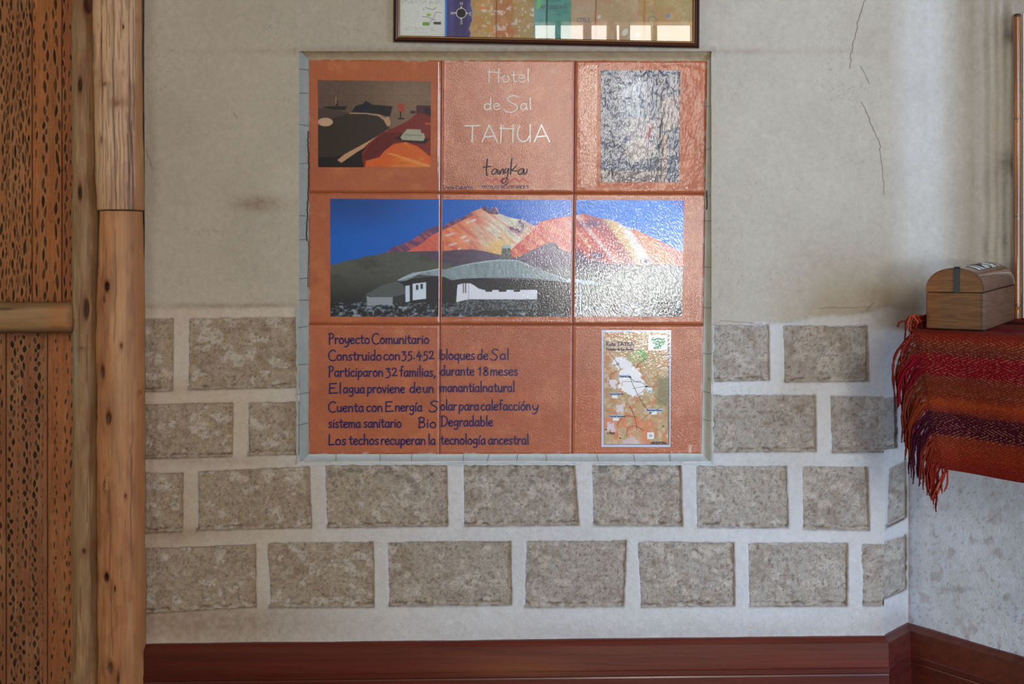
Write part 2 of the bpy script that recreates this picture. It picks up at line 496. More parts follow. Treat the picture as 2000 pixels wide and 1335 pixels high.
def jag(p0, p1, n, amp, seed):
    r = np.random.RandomState(seed)
    L = math.hypot(p1[0] - p0[0], p1[1] - p0[1])
    n = max(n, int(L / 3)); t = np.linspace(0, 1, n)
    nx, ny = -(p1[1] - p0[1]) / L, (p1[0] - p0[0]) / L
    wv = np.cumsum(r.randn(n)) * amp * .5; wv -= np.linspace(0, wv[-1], n) * .6
    wv = wv + r.randn(n) * amp * .3
    return np.stack([p0[0] + (p1[0] - p0[0]) * t + nx * wv, p0[1] + (p1[1] - p0[1]) * t + ny * wv], -1)
def surf_ribbons(name, lines, plane, off, parent, m, z_fn=None, **k):
    Vs = []; Fs = []; n = 0
    for pts, wd in lines:
        V, Fc = ribbon_quads(pts, wd)
        if not len(V): continue
        W = plane.at(V[:, 0], V[:, 1])
        o = (off if z_fn is None else z_fn(V[:, 0], V[:, 1]) + off) + .00003 * (len(Vs) % 12)
        W[:, 0] += plane.n[0] * o; W[:, 1] += plane.n[1] * o
        Vs.append(W); Fs += [[i + n for i in f] for f in Fc]; n += len(V)
    if name != 'plaster_crack' and (max(w_ for _, w_ in lines) <= 1.25 or name == 'map_marks'): k.setdefault('kind', 'stuff')     # fine print too small to pick apart
    return link(name, raw_mesh(name, np.concatenate(Vs), Fs, smooth=False), m, parent, **k)
m_crack = mat('crack_dark', col=lin((128, 114, 98)), rough=.9)
def wf(X, Y): return wall_field(X, Y, [])[0]
for i, (a, b, n, am, wd) in enumerate([((1694, -5), (1662, 135), 30, 2, 1.6), ((1680, 130), (1697, 165), 10, 1, 1.1), ((1740, 145), (1728, 290), 2, 0, .1),
        ((1682, 200), (1718, 290), 22, 1.6, 1.3), ((1716, 290), (1727, 380), 20, 1.4, 1.0), ((287, 290), (299, 330), 14, 1.0, 1.2), ((1600, 602), (1700, 597), 20, 1, 1.1),
        ((1405, 625), (1490, 632), 16, 1, 1.0), ((458, 222), (465, 231), 4, .6, 1.6), ((1705, 590), (1690, 606), 8, 1, 1.4)]):
    if wd < .5: continue
    surf_ribbons('plaster_crack', [(jag(a, b, n, am * .9, i), wd * .8)], FRONT, .0006, wall_front, m_crack, wf)

# ------------------------------------------------------------------ cement border of the niche
def lerpq(q, u, v):
    (ax, ay), (bx, by), (cx, cy), (dx, dy) = q
    return ((ax * (1 - u) + bx * u) * (1 - v) + (dx * (1 - u) + cx * u) * v,
            (ay * (1 - u) + by * u) * (1 - v) + (dy * (1 - u) + cy * u) * v)
OUT = [(582, 95), (1393, 98), (1391, 906), (580, 906)]
INN = [(601, 114), (1383, 117), (1373, 888), (600, 889)]
ND = 0.016                       # depth of the mural face behind the wall face
m_cem = mat('painted_cement', vcol=True, rough=.55, spec=.4, bump=(120, .5), bdist=.0015, grain=((60, 60, 60), .92, 1.05))
def border_strip(i, col, seed):
    n = 180; m = 9
    a0, a1 = OUT[i], OUT[(i + 1) % 4]; b0, b1 = INN[i], INN[(i + 1) % 4]
    t, s = np.meshgrid(np.linspace(0, 1, n), np.linspace(-.12, 1.15, m))
    X = (a0[0] + (a1[0] - a0[0]) * t) * (1 - s) + (b0[0] + (b1[0] - b0[0]) * t) * s
    Y = (a0[1] + (a1[1] - a0[1]) * t) * (1 - s) + (b0[1] + (b1[1] - b0[1]) * t) * s
    yy = sst(0.0, 1.0, s) * (ND + .0005) - .0022 * np.exp(-((s + .02) / .12) ** 2)
    yy = yy + (fbm(X / 20, Y / 20, seed) - .5) * .003
    if i == 0: yy = yy + (fbm(X / 7, Y / 5, seed + 1) - .5) * .006
    C = np.ones(X.shape + (3,)) * lin(col) * (0.9 + .2 * fbm(X / 30, Y / 30, seed + 3))[..., None]
    rg = (fbm(X / 9, Y / 9, seed + 8) - .5) * 7 * sst(.25, -.1, s)
    X = X + rg; Y = Y + rg * .6
    d = D + yy
    V = np.stack([(X - 1000) / F * d, yy, EYE + (HOR - Y) / F * d], -1)
    return V.reshape(-1, 3), [list(f) for f in grid_faces(m, n)], C.reshape(-1, 3)
for i, (c, sd) in enumerate([((168, 150, 120), 5), ((186, 194, 188), 6), ((188, 198, 200), 7), ((160, 166, 158), 8)]):  # the top strip's brown includes shade under the plaster lip
    V, Fc, C = border_strip(i, c, sd)
    link('cement_border', raw_mesh('cement_border', V, Fc, C), m_cem, wall_front)
# hairline cracks across the border
cr = []
for y in (135, 182, 243, 320, 421, 468, 545, 586, 640, 712, 770, 830): cr.append((jag((582, y), (600, y + rnd.uniform(-3, 3)), 5, .0, y), 1.0))
for x in (655, 742, 803, 905, 953, 1010, 1068, 1168, 1240, 1310): cr.append((np.array([(x + rnd.uniform(-2, 2), 889), (x, 896), (x + rnd.uniform(-3, 3), 906)]), 1.0))
for y in (205, 290, 381, 430, 520, 600, 690, 765, 820): cr.append((np.array([(1376, y), (1384, y + 2), (1392, y + rnd.uniform(-4, 4))]), .8))
def cem_z(X, Y):
    sl = np.clip((X - 582) / 19, 0, 1); sr = np.clip((1389 - X) / 12, 0, 1); sb = np.clip((906 - Y) / 17, 0, 1)
    return -np.minimum(np.minimum(sst(0, 1, sl), sst(0, 1, sr)), sst(0, 1, sb)) * ND + .0018
# (ribbons follow the border slope)
surf_ribbons('hairline_crack', cr, FRONT, .0, wall_front, mat('hairline', col=lin((96, 100, 96)), rough=.9), cem_z, kind='stuff')
# dark split left of the tiles
surf_ribbons('hairline_crack', [(jag((600.5, 255), (599, 470), 60, .8, 5), 2.0), (jag((600.5, 470), (600, 560), 30, .5, 6), 1.2), (jag((1382.5, 372), (1382, 408), 12, .5, 9), 2.0)], FRONT, -ND + .0022, wall_front, mat('split_dark', col=lin((38, 34, 30)), rough=.9))

# ------------------------------------------------------------------ stroke lettering
def _c(*p): return ('c', p)
def _l(*p): return ('l', p)
GL = {
'a': (.46, [_c((.37,.36),(.25,.44),(.10,.36),(.04,.19),(.10,.03),(.22,.01),(.35,.14)), _l((.38,.44),(.37,.12),(.43,.0))]),
'b': (.46, [_l((.06,.82),(.07,.02)), _c((.07,.30),(.20,.43),(.35,.38),(.41,.22),(.33,.04),(.18,.0),(.07,.08))]),
'c': (.40, [_c((.36,.38),(.24,.44),(.10,.36),(.04,.20),(.11,.04),(.24,.0),(.37,.07))]),
'd': (.47, [_c((.37,.34),(.24,.43),(.10,.36),(.04,.19),(.11,.03),(.24,.01),(.37,.14)), _l((.40,.84),(.38,.14),(.42,.0))]),
'e': (.42, [_c((.05,.22),(.22,.25),(.36,.31),(.30,.43),(.17,.43),(.06,.33),(.04,.16),(.13,.02),(.25,.0),(.38,.08))]),
'f': (.34, [_c((.36,.78),(.26,.84),(.17,.74),(.16,.5),(.16,.02)), _l((.02,.46),(.32,.49))]),
'g': (.46, [_c((.36,.38),(.24,.44),(.10,.37),(.05,.23),(.12,.09),(.24,.08),(.36,.18)), _c((.39,.44),(.37,.15),(.38,-.08),(.30,-.23),(.16,-.26),(.05,-.2))]),
'h': (.46, [_l((.07,.84),(.06,.0)), _c((.06,.24),(.17,.40),(.29,.43),(.37,.34),(.37,.14),(.39,.0))]),
'i': (.17, [_l((.08,.43),(.08,.0)), _l((.10,.58),(.12,.62))]),
'í': (.19, [_l((.08,.43),(.08,.0)), _l((.10,.56),(.20,.70))]),
'j': (.2, [_c((.12,.43),(.12,-.1),(.02,-.22))]),
'k': (.44, [_l((.07,.84),(.06,.0)), _l((.36,.44),(.08,.2)), _l((.16,.25),(.41,.0))]),
'l': (.19, [_l((.10,.86),(.09,.3),(.11,.0))]),
'm': (.66, [_l((.06,.44),(.06,.0)), _c((.06,.28),(.15,.41),(.25,.41),(.31,.30),(.31,.0)), _c((.31,.28),(.41,.41),(.52,.41),(.57,.28),(.59,.0))]),
'n': (.46, [_l((.06,.44),(.06,.0)), _c((.06,.26),(.17,.41),(.29,.42),(.37,.31),(.39,.0))]),
'o': (.46, [_c((.23,.43),(.10,.37),(.04,.21),(.10,.05),(.23,.0),(.37,.07),(.41,.23),(.35,.38),(.23,.43))]),
'ó': (.46, [_c((.23,.43),(.10,.37),(.04,.21),(.10,.05),(.23,.0),(.37,.07),(.41,.23),(.35,.38),(.23,.43)), _l((.24,.58),(.36,.72))]),
'p': (.46, [_l((.08,.43),(.05,-.28)), _c((.07,.26),(.18,.41),(.32,.42),(.41,.26),(.33,.06),(.20,.0),(.07,.08))]),
'q': (.47, [_c((.37,.36),(.24,.43),(.10,.37),(.04,.20),(.11,.03),(.24,.01),(.37,.14)), _l((.40,.44),(.38,-.28))]),
'r': (.34, [_l((.06,.44),(.07,.0)), _c((.07,.22),(.15,.38),(.24,.43),(.33,.40))]),
's': (.36, [_c((.31,.40),(.19,.44),(.08,.37),(.11,.27),(.26,.18),(.29,.08),(.18,.0),(.03,.04))]),
't': (.34, [_c((.16,.66),(.15,.2),(.20,.02),(.33,.04)), _l((.02,.44),(.33,.47))]),
'u': (.46, [_c((.06,.43),(.06,.16),(.13,.02),(.24,.01),(.37,.16)), _l((.38,.44),(.38,.1),(.42,.0))]),
'v': (.40, [_l((.03,.43),(.18,.01),(.36,.44))]),
'y': (.44, [_c((.05,.43),(.07,.2),(.15,.08),(.27,.10),(.37,.22)), _c((.40,.45),(.37,.1),(.28,-.16),(.14,-.27),(.03,-.24))]),
'A': (.72, [_l((.03,-.02),(.34,.82)), _l((.34,.82),(.70,-.03)), _l((.12,.22),(.54,.27))]),
'B': (.52, [_l((.12,.80),(.08,.0)), _c((.02,.76),(.25,.84),(.42,.72),(.36,.52),(.12,.42)), _c((.12,.42),(.38,.40),(.48,.22),(.36,.05),(.04,-.02))]),
'C': (.68, [_c((.62,.70),(.46,.82),(.24,.76),(.07,.55),(.05,.28),(.18,.04),(.40,-.04),(.64,.04))]),
'D': (.66, [_l((.12,.80),(.09,.0)), _c((.03,.76),(.28,.82),(.52,.68),(.61,.42),(.50,.14),(.28,.0),(.05,-.03))]),
'E': (.60, [_l((.10,.78),(.08,.0)), _l((.08,.78),(.50,.79)), _l((.09,.42),(.40,.44)), _l((.06,-.0),(.58,.03))]),
'G': (.70, [_c((.62,.70),(.46,.82),(.22,.76),(.05,.50),(.10,.16),(.34,-.02),(.60,.06)), _l((.60,.06),(.60,.34),(.42,.33))]),
'H': (.72, [_l((.10,.82),(.08,-.03)), _l((.62,.84),(.60,-.04)), _l((.02,.66),(.66,.62))]),
'I': (.2, [_l((.1,.8),(.1,.0))]),
'K': (.60, [_l((.09,.80),(.08,.0)), _l((.52,.80),(.10,.38)), _l((.2,.46),(.57,.0))]),
'L': (.52, [_l((.10,.84),(.08,.0)), _l((.05,.0),(.50,.03))]),
'M': (.80, [_l((.06,.0),(.14,.80),(.40,.25),(.66,.80),(.74,.0))]),
'N': (.68, [_l((.08,.0),(.10,.80),(.58,.02),(.60,.82))]),
'O': (.74, [_c((.37,.80),(.14,.68),(.05,.40),(.15,.10),(.37,.0),(.60,.11),(.69,.42),(.58,.70),(.37,.80))]),
'P': (.50, [_l((.10,.80),(.08,-.06)), _c((.02,.77),(.24,.84),(.43,.72),(.42,.54),(.28,.42),(.10,.40))]),
'R': (.58, [_l((.10,.80),(.08,.0)), _c((.02,.77),(.24,.84),(.43,.72),(.38,.50),(.12,.42)), _l((.2,.43),(.55,-.02))]),
'S': (.66, [_c((.58,.76),(.40,.84),(.20,.76),(.16,.60),(.30,.46),(.50,.32),(.52,.14),(.36,-.04),(.14,-.04),(.03,.08))]),
'T': (.66, [_l((.0,.78),(.64,.79)), _l((.33,.78),(.30,-.03))]),
'U': (.70, [_c((.14,.80),(.05,.5),(.07,.16),(.24,.0),(.44,.05),(.58,.30)), _l((.60,.84),(.60,-.02))]),
'V': (.62, [_l((.02,.8),(.3,.0),(.6,.8))]),
'W': (.9, [_l((.02,.8),(.22,.0),(.44,.7),(.66,.0),(.88,.8))]),
'Y': (.60, [_l((.03,.80),(.30,.40)), _l((.57,.82),(.28,.38),(.26,.0))]),
'0': (.5, [_c((.25,.62),(.08,.5),(.05,.25),(.14,.03),(.28,.0),(.42,.14),(.43,.42),(.25,.62))]),
'1': (.36, [_l((.08,.50),(.22,.66),(.20,.0))]),
'2': (.52, [_c((.06,.50),(.16,.62),(.32,.60),(.38,.44),(.24,.20),(.06,.02)), _l((.06,.02),(.48,.03))]),
'3': (.46, [_c((.05,.56),(.20,.60),(.36,.58)), _c((.36,.58),(.18,.36),(.36,.30),(.38,.08),(.24,-.12),(.04,-.14))]),
'4': (.54, [_l((.30,.60),(.04,.20),(.50,.24)), _l((.34,.36),(.30,-.14))]),
'5': (.46, [_l((.40,.60),(.16,.58),(.12,.32)), _c((.12,.32),(.30,.32),(.40,.16),(.30,-.06),(.06,-.14))]),
'6': (.48, [_c((.36,.66),(.16,.48),(.06,.22),(.16,.02),(.34,.02),(.40,.20),(.28,.34),(.10,.26))]),
'8': (.50, [_c((.24,.36),(.10,.50),(.22,.66),(.38,.56),(.26,.38),(.08,.18),(.20,.0),(.40,.08),(.40,.26),(.24,.36))]),
'.': (.22, [_l((.08,.02),(.12,.05))]),
',': (.22, [_l((.14,.06),(.06,-.14))]),
'-': (.34, [_l((.04,.25),(.28,.27))]),
'/': (.34, [_l((.02,-.08),(.30,.78))]),
':': (.22, [_l((.08,.06),(.12,.09)), _l((.10,.38),(.13,.41))]),
')': (.3, [_c((.06,.78),(.22,.5),(.22,.2),(.06,-.08))]),
}
def smooth(p, k=5):
    p = [np.array(q, float) for q in p]
    if len(p) < 3: return np.array(p)
    closed = np.allclose(p[0], p[-1])
    q = ([p[-2]] if closed else [2 * p[0] - p[1]]) + p + ([p[1]] if closed else [2 * p[-1] - p[-2]])
    out = []
    for i in range(1, len(q) - 2):
        for j in range(k):
            t = j / k
            out.append(.5 * ((2 * q[i]) + (-q[i-1] + q[i+1]) * t + (2*q[i-1] - 5*q[i] + 4*q[i+1] - q[i+2]) * t*t + (-q[i-1] + 3*q[i] - 3*q[i+1] + q[i+2]) * t**3))
    out.append(p[-1])
    return np.array(out)
def word(txt, x0, x1, base, em, wd, slope=0.0):
    """strokes of one word fitted between x0 and x1 on the given baseline (px)"""
    adv = 0; strokes = []
    for ch in txt:
        if ch == ' ': adv += .3; continue
        w_, st = GL[ch]
        for kind, p in st:
            pts = smooth(p) if kind == 'c' else np.array(p, float)
            strokes.append((pts + (adv, 0), kind))
        adv += w_ + .05
    mn = min(s_[0][:, 0].min() for s_ in strokes); mxx = max(s_[0][:, 0].max() for s_ in strokes)
    k = (x1 - x0) / (mxx - mn)
    out = []
    for pts, kind in strokes:
        X = x0 + (pts[:, 0] - mn) * k
        q = np.stack([X, base - pts[:, 1] * em + slope * (X - x0)], -1)
        if kind == 'l':
            for i in range(len(q) - 1): out.append((q[i:i + 2], wd))
        else: out.append((q, wd))
    return out

# ------------------------------------------------------------------ tile mural
mural = empty('tile_mural', P(990, 889, ND), label='square terracotta tile mural set in the wall with photos and blue text', cat='mural')
MUR = Plane((0, ND), (1, ND))
class _M:                        # plane at the mural face (y = ND)
    n = np.array([0., -1.])
    @staticmethod
    def at(px, py, off=0.0):
        px = np.asarray(px, float); py = np.asarray(py, float)
        y = ND - off; d = D + y
        return np.stack([(px - 1000) / F * d, y + 0 * px, EYE + (HOR - py) / F * d], -1)
TX_T = [601, 861.5, 1123, 1382.5]; TX_B = [600, 858.5, 1117, 1372.5]
TY_L = [114, 375, 632.5, 888.5]; TY_R = [117, 377.5, 634, 888]
def node(i, j):                  # col i, row j
    v = j / 3.0
    x = TX_T[i] * (1 - v) + TX_B[i] * v
    u = i / 3.0
    return (x, TY_L[j] * (1 - u) + TY_R[j] * u)
TERRA = lin((180, 96, 58))
def glaze(name, bstr, scale, rough, vc=True, rot=.6, big=0.0, dist=.0016, crough=.035, coat=1.0):
    return mat(name, vcol=vc, col=(1, 1, 1), rough=rough, spec=.35, coat=coat, coat_rough=crough,
               bump=(scale, bstr, (.75, 1.0, 1.7), (0, rot, 0)), bdist=dist, bump2=(28, big) if big else None, grain=((130, 130, 130), .88, 1.1))
#            bump, scale, rough, rot, big
TS = {(0,0): ('glazed_tile_smooth', .05, 230, .5, .6, .1), (1,0): ('glazed_tile_pebbled', .40, 420, .4, .9, .12), (2,0): ('glazed_tile_glossy', .35, 150, .35, .3, .5),
      (0,1): ('glazed_tile_faint', .12, 380, .5, .6, .1), (1,1): ('glazed_tile_pebbled_soft', .32, 420, .45, .6, .1), (2,1): ('glazed_tile_pebbled_rough', .36, 330, .4, -.6, .1),
      (0,2): ('glazed_tile_grainy', .45, 470, .5, .5, .1), (1,2): ('glazed_tile_grainy_bright', .7, 450, .45, .5, .1), (2,2): ('glazed_tile_pebbled_low', .5, 380, .45, .7, .1)}
TLAB = {(0,0): 'smooth terracotta tile with bedroom photo', (1,0): 'terracotta tile with white hotel title and logo', (2,0): 'very glossy terracotta tile with dark upright photo',
        (0,1): 'tile with left third of the mountain photo', (1,1): 'centre tile with peak and thatched house', (2,1): 'tile with right third of the mountain photo under glare',
        (0,2): 'tile with first half of the blue text', (1,2): 'tile with second half of the blue text', (2,2): 'tile with small route map'}
m_grout = mat('dark_grout', col=lin((92, 72, 56)), rough=.9, bump=(300, .5))
# grout bed behind the tiles
gq = [node(0, 0), node(3, 0), node(3, 3), node(0, 3)]
gV = [tuple(_M.at(x, y, o)) for o in (-.0035, -.03) for x, y in [(gq[0][0]-6, gq[0][1]-6), (gq[1][0]+6, gq[1][1]-6), (gq[2][0]+6, gq[2][1]+6), (gq[3][0]-6, gq[3][1]+6)]]
link('grout_bed', raw_mesh('grout_bed', gV, [(0, 3, 2, 1), (4, 5, 6, 7), (0, 1, 5, 4), (1, 2, 6, 5), (2, 3, 7, 6), (3, 0, 4, 7)], smooth=False), m_grout, mural)
TILE = {}
for j in range(3):
    for i in range(3):
        q = [node(i, j), node(i + 1, j), node(i + 1, j + 1), node(i, j + 1)]
        g = 0.65
        q = [(q[0][0] + g, q[0][1] + g), (q[1][0] - g, q[1][1] + g), (q[2][0] - g, q[2][1] - g), (q[3][0] + g, q[3][1] - g)]
        n = 90
        t = np.concatenate([[0, .004, .009, .016], np.linspace(.025, .975, n), [.984, .991, .996, 1]])
        u, v = np.meshgrid(t, t)
        (ax, ay), (bx, by), (cx, cy), (dx, dy) = q
        X = (ax * (1 - u) + bx * u) * (1 - v) + (dx * (1 - u) + cx * u) * v
        Y = (ay * (1 - u) + by * u) * (1 - v) + (dy * (1 - u) + cy * u) * v
        ed = np.minimum(np.minimum(u, 1 - u), np.minimum(v, 1 - v)) * 258
        off = -.0022 * (1 - sst(0, 3.5, ed)) + .0003 * np.exp(-((ed - 4) / 2.5) ** 2)
        tilt = {(2,0): (.6, .5), (1,0): (-.2, .2), (0,0): (.0, -.2)}.get((i, j), (0, 0))
        off = off + (fbm(X / 80, Y / 80, 300 + i + 3 * j) - .5) * .0012
        C = np.ones(X.shape + (3,)) * TERRA * (0.86 + .28 * fbm(X / 60, Y / 60, 310 + i * 7 + j))[..., None]
        put(C, sst(.5, .7, fbm(X / 25, Y / 25, 330 + i + j)) * .25, lin((170, 80, 48)))
        put(C, sst(.55, .75, fbm(X / 30, Y / 26, 350 + i * 3 + j)) * .2, lin((222, 140, 90)))
        # cement smeared over the outer tile edges
        wob = (fbm(X / 13, Y / 13, 360) - .38) * 12
        dT = Y - (TY_L[0] + 1); dL = X - 601; dR = 1382 - X - (Y - 115) * .0128; dB = 888 - Y
        sm = np.zeros(X.shape)
        for dd, k in ((dT, 1.0), (dL, .7), (dR, .8), (dB, .8)): sm = np.maximum(sm, sst(1.5, -.5, dd - wob * k))
        put(C, sm * .9, lin((190, 178, 160)))
        if (i, j) == (2, 2):
            put(C, ((abs(X - 1348) < 2.6) & (Y > 868) & (Y < 885)).astype(float) * .8, lin((215, 185, 165)))
        V = _M.at(X, Y); V[..., 1] -= off
        V = V.reshape(-1, 3); nn = len(t)
        Fg = [list(f) for f in grid_faces(nn, nn)]
        rim = list(range(nn)) + [k * nn + nn - 1 for k in range(1, nn)] + [(nn - 1) * nn + k for k in range(nn - 2, -1, -1)] + [k * nn for k in range(nn - 2, 0, -1)]
        n0 = len(V); Vb = V[rim].copy(); Vb[:, 1] = ND + .010; m_ = len(rim)
        for a in range(m_): Fg.append([rim[a], rim[(a + 1) % m_], n0 + (a + 1) % m_, n0 + a])
        Fg.append([n0 + a for a in range(m_)])
        Cf = C.reshape(-1, 3)
        nm, bs, sc, ro, rot, bg = TS[(i, j)]
        TILE[(i, j)] = link('tile', raw_mesh('tile', np.concatenate([V, Vb]), Fg, np.concatenate([Cf, Cf[rim]])), glaze(nm, bs, sc, ro, rot=rot, big=bg, coat=.35 if (i, j) == (2, 0) else 1.0), mural,
                            origin=_M.at(sum(p[0] for p in q) / 4, q[2][1]), label=TLAB[(i, j)])

def add_print(name, painter, quad, step, parent, m, lift=.0005, label=None, plane=None):
    (ax, ay), (bx, by), (cx, cy), (dx, dy) = quad
    nx = int((bx - ax) / step) + 1; ny = int((dy - ay) / step) + 1
    u, v = np.meshgrid(np.linspace(0, 1, nx), np.linspace(0, 1, ny))
    X = (ax * (1 - u) + bx * u) * (1 - v) + (dx * (1 - u) + cx * u) * v
    Y = (ay * (1 - u) + by * u) * (1 - v) + (dy * (1 - u) + cy * u) * v
    C = sum(painter(X + a * step, Y + b * step) for a, b in ((-.3, -.1), (.1, -.3), (.3, .1), (-.1, .3))) / 4 if step < 2 else painter(X, Y)
    V = (plane or _M).at(X, Y, lift)
    return link(name, raw_mesh(name, V, grid_faces(ny, nx), np.clip(C, 0, 1)), m, parent, label=label)

GAIN = 1.45
def L_(c): return np.clip(lin(c) * GAIN, 0, .95)

def paint_mountain(X, Y):
    C = np.ones(X.shape + (3,)) * L_((0, 84, 172))
    g = sst(-10, 40, (Y - 388) - (1000 - X) * .25 + 30)
    put(C, sst(470, 385, Y) * sst(860, 700, X) * .8, L_((12, 52, 112)))
    put(C, sst(880, 1280, X) * .9, L_((8, 120, 226)))
    put(C, (1 - sst(0, 1, g)) * .15, L_((20, 60, 120)))
    put(C, sst(1290, 1325, X - (Y - 388) * 1.1) * .8, L_((10, 60, 160)))
    # main massif
    main = [(752,494),(765,483),(787,476),(810,465),(832,448),(846,444),(858,438),(864,444),(878,433),(900,426),(921,413.5),(941,406),(949,401),(955,411.5),(960,407),(965,403),(971,407),(974,416.5),
            (991,423),(1005,427),(1022,428.7),(1040,440),(1049,439),(1052,432.7),(1075,428),(1093,424.6),(1113,421.6),(1125,420),(1141,417),(1150,420),(1166.6,424.6),(1185,428),(1199,430.7),(1223,442.8),
            (1245,450),(1263.7,459),(1290,471),(1312,482),(1336,494),(1336,620),(752,620)]
    M = inpoly(X, Y, main)
    left = np.array(M)
    st = fbm((X * .8 + Y * .6) / 40, (X * .6 - Y * .8) / 5, 401)         # streaks running down to the left
    st2 = fbm((X * .8 - Y * .6) / 40, (X * .6 + Y * .8) / 5, 402)        # streaks running down to the right
    n1 = fbm(X / 22, Y / 16, 403); n2 = fbm(X / 5, Y / 4, 404)
    K = np.ones(X.shape + (3,)) * L_((196, 92, 78))
    put(K, sst(.35, .6, st) * sst(840, 880, X) * sst(1010, 940, X + (Y - 440) * .3), L_((214, 126, 82)))
    cream = np.exp(-(((X - 985 - (470 - Y) * .1) / 48) ** 2 + ((Y - 455) / 45) ** 2))
    put(K, np.clip(cream * 1.5, 0, 1) * (.5 + .6 * sst(.35, .55, st)), L_((224, 210, 188)))
    put(K, np.clip(cream * 1.2, 0, 1) * sst(.52, .6, st) * .55, L_((170, 150, 160)))
    put(K, np.clip(np.exp(-(((X - 975 + (Y - 480) * .5) / 22) ** 2 + ((Y - 485) / 22) ** 2)) * 1.2, 0, 1), L_((232, 176, 110)))
    put(K, sst(.56, .64, n2 * .5 + st * .5) * np.exp(-(((X - 965) / 28) ** 2 + ((Y - 462) / 24) ** 2)) * 1.0, L_((110, 100, 90)))
    # snow flecks
    for a, b, c, d in ((878, 458, 16, 3), (905, 463, 6, 2), (912, 470, 6, 2), (884, 477, 10, 3), (897, 486, 3, 3), (925, 430, 5, 3), (914, 434, 3, 2)):
        put(K, np.clip(np.exp(-(((X - a) / d / 1.6) ** 2 * .3 + ((Y - b + (X - a) * .25) / 2) ** 2)) * (abs(X - a) < c), 0, 1) * .85, L_((235, 215, 215)))
    # purple rocky crest on the left
    cr_ = M & (X < 960)
    crest = [(752,494),(765,483),(787,476),(810,465),(832,448),(846,444),(858,438),(864,444),(878,433),(900,426),(921,413),(925,420),(900,432),(880,442),(858,452),(842,460),(826,474),(800,488),(790,494)]
    put(K, inpoly(X, Y, crest) * (.55 + .45 * sst(.4, .5, st)), L_((92, 62, 96)))
    put(K, inpoly(X, Y, [(941,406),(949,401),(955,411),(965,403),(974,416),(972,419),(955,417),(943,410)]) * .9, L_((70, 45, 80)))
    for a, b, r in ((1000, 444, 7), (1012, 448, 8), (1023, 441, 5), (1060, 437, 9), (1017, 433, 5)):
        put(K, np.clip(np.exp(-((X - a) ** 2 + (Y - b) ** 2 * 1.0) / r ** 2) * 1.3 * sst(.4, .55, n2 + .05), 0, 1), L_((92, 66, 110)))
    # right dome
    R = sst(1046, 1056, X + (Y - 440) * -.9 + 30)
    right = (X - (Y - 440) * -1.15 > 1052)
    put(K, right.astype(float), L_((192, 80, 74)))
    put(K, right * sst(.5, .62, st) * sst(1180, 1100, X) * .6, L_((226, 140, 110)))
    def band(x0, x1, col, a=1.0, slant=.85):
        xx = X - (Y - 430) * slant
        put(K, sst(x0 - 5, x0 + 5, xx) * sst(x1 + 5, x1 - 5, xx) * a * (.65 + .5 * st2) * (X > 1060), L_(col))
    band(1106, 1110, (232, 190, 160), .6); band(1117, 1119, (150, 70, 80), .5); band(1088, 1091, (220, 130, 110), .5)
    band(1130, 1138, (216, 208, 220), .75); band(1143, 1145, (232, 150, 120), .6)
    band(1150, 1186, (150, 88, 100), .75)
    band(1180, 1215, (226, 186, 130), .9, .75)
    band(1205, 1222, (205, 215, 225), .85, .6)
    band(1222, 1260, (220, 130, 84), .8, .7)
    band(1262, 1400, (210, 80, 66), .8, .7)
    put(K, np.clip(np.exp(-(((X - 1150) / 30) ** 2 + ((Y - 437) / 8) ** 2)) * 1.2, 0, 1) * sst(.4, .55, n2 + .05), L_((98, 76, 120)))
    put(K, np.clip(np.exp(-(((X - 1166) / 14) ** 2 + ((Y - 499) / 8) ** 2)) * 1.3, 0, 1), L_((84, 66, 104)))
    put(K, np.clip(np.exp(-(((X - 1128) / 12) ** 2 + ((Y - 500) / 12) ** 2)) * 1.3, 0, 1), L_((84, 62, 108)))
    put(K, np.clip(np.exp(-(((X - 1262) / 14) ** 2 + ((Y - 511) / 6) ** 2)), 0, 1), L_((96, 76, 110)))
    K = K * (.82 + .36 * n2)[..., None] * (.82 + .36 * fbm((X * .7 - Y * .7) / 3.2, (X * .7 + Y * .7) / 26, 405))[..., None] * .9
    C[M] = K[M]
    # purple foothills, then the grey slope on the right
    foot = inpoly(X, Y, [(780,492),(830,490),(864,490),(900,487),(925,487),(950,491),(975,497),(1000,503),(1018,500),(1034,490),(1050,484),(1072,472),(1085,474),(1095,486),(1110,492),(1136,494),(1150,505),(1200,514),(1250,517),(1300,515),(1336,520),(1336,620),(780,620)])
    K = np.ones(X.shape + (3,)) * L_((86, 74, 98))
    put(K, sst(500, 545, Y) * sst(1000, 1100, X), L_((92, 100, 100)))
    put(K, sst(980, 880, X), L_((70, 60, 78)))
    put(K, sst(545, 600, Y) * .8, L_((36, 44, 52)))
    K = K * (.7 + .6 * fbm(X / 8, Y / 4, 410))[..., None]
    C[foot] = K[foot]
    hill = inpoly(X, Y, [(640,519),(665,512),(688,506),(697,506),(715,500),(735,497),(752,493),(790,491),(812,493),(835,502),(870,515),(930,520),(930,620),(640,620)])
    K = np.ones(X.shape + (3,)) * L_((72, 76, 72))
    put(K, sst(520, 600, Y) * .95, L_((22, 26, 32)))
    put(K, sst(.5, .7, fbm(X / 60, Y / 14, 411)) * .5, L_((50, 52, 48)))
    K = K * (.8 + .4 * fbm(X / 3, Y / 3, 412))[..., None]
    C[hill] = K[hill]
    # dark ground and stones
    gr = (Y > 588 + 5 * fbm(X / 20, Y * 0, 413) * np.where(X < 760, 1, 1))
    n = fbm(X / 9, Y / 6, 414); nf = fbm(X / 3, Y / 2.4, 415)
    K = np.ones(X.shape + (3,)) * L_((26, 30, 36))
    put(K, sst(.46, .66, n * .5 + nf * .5) * .75, L_((104, 118, 130)))
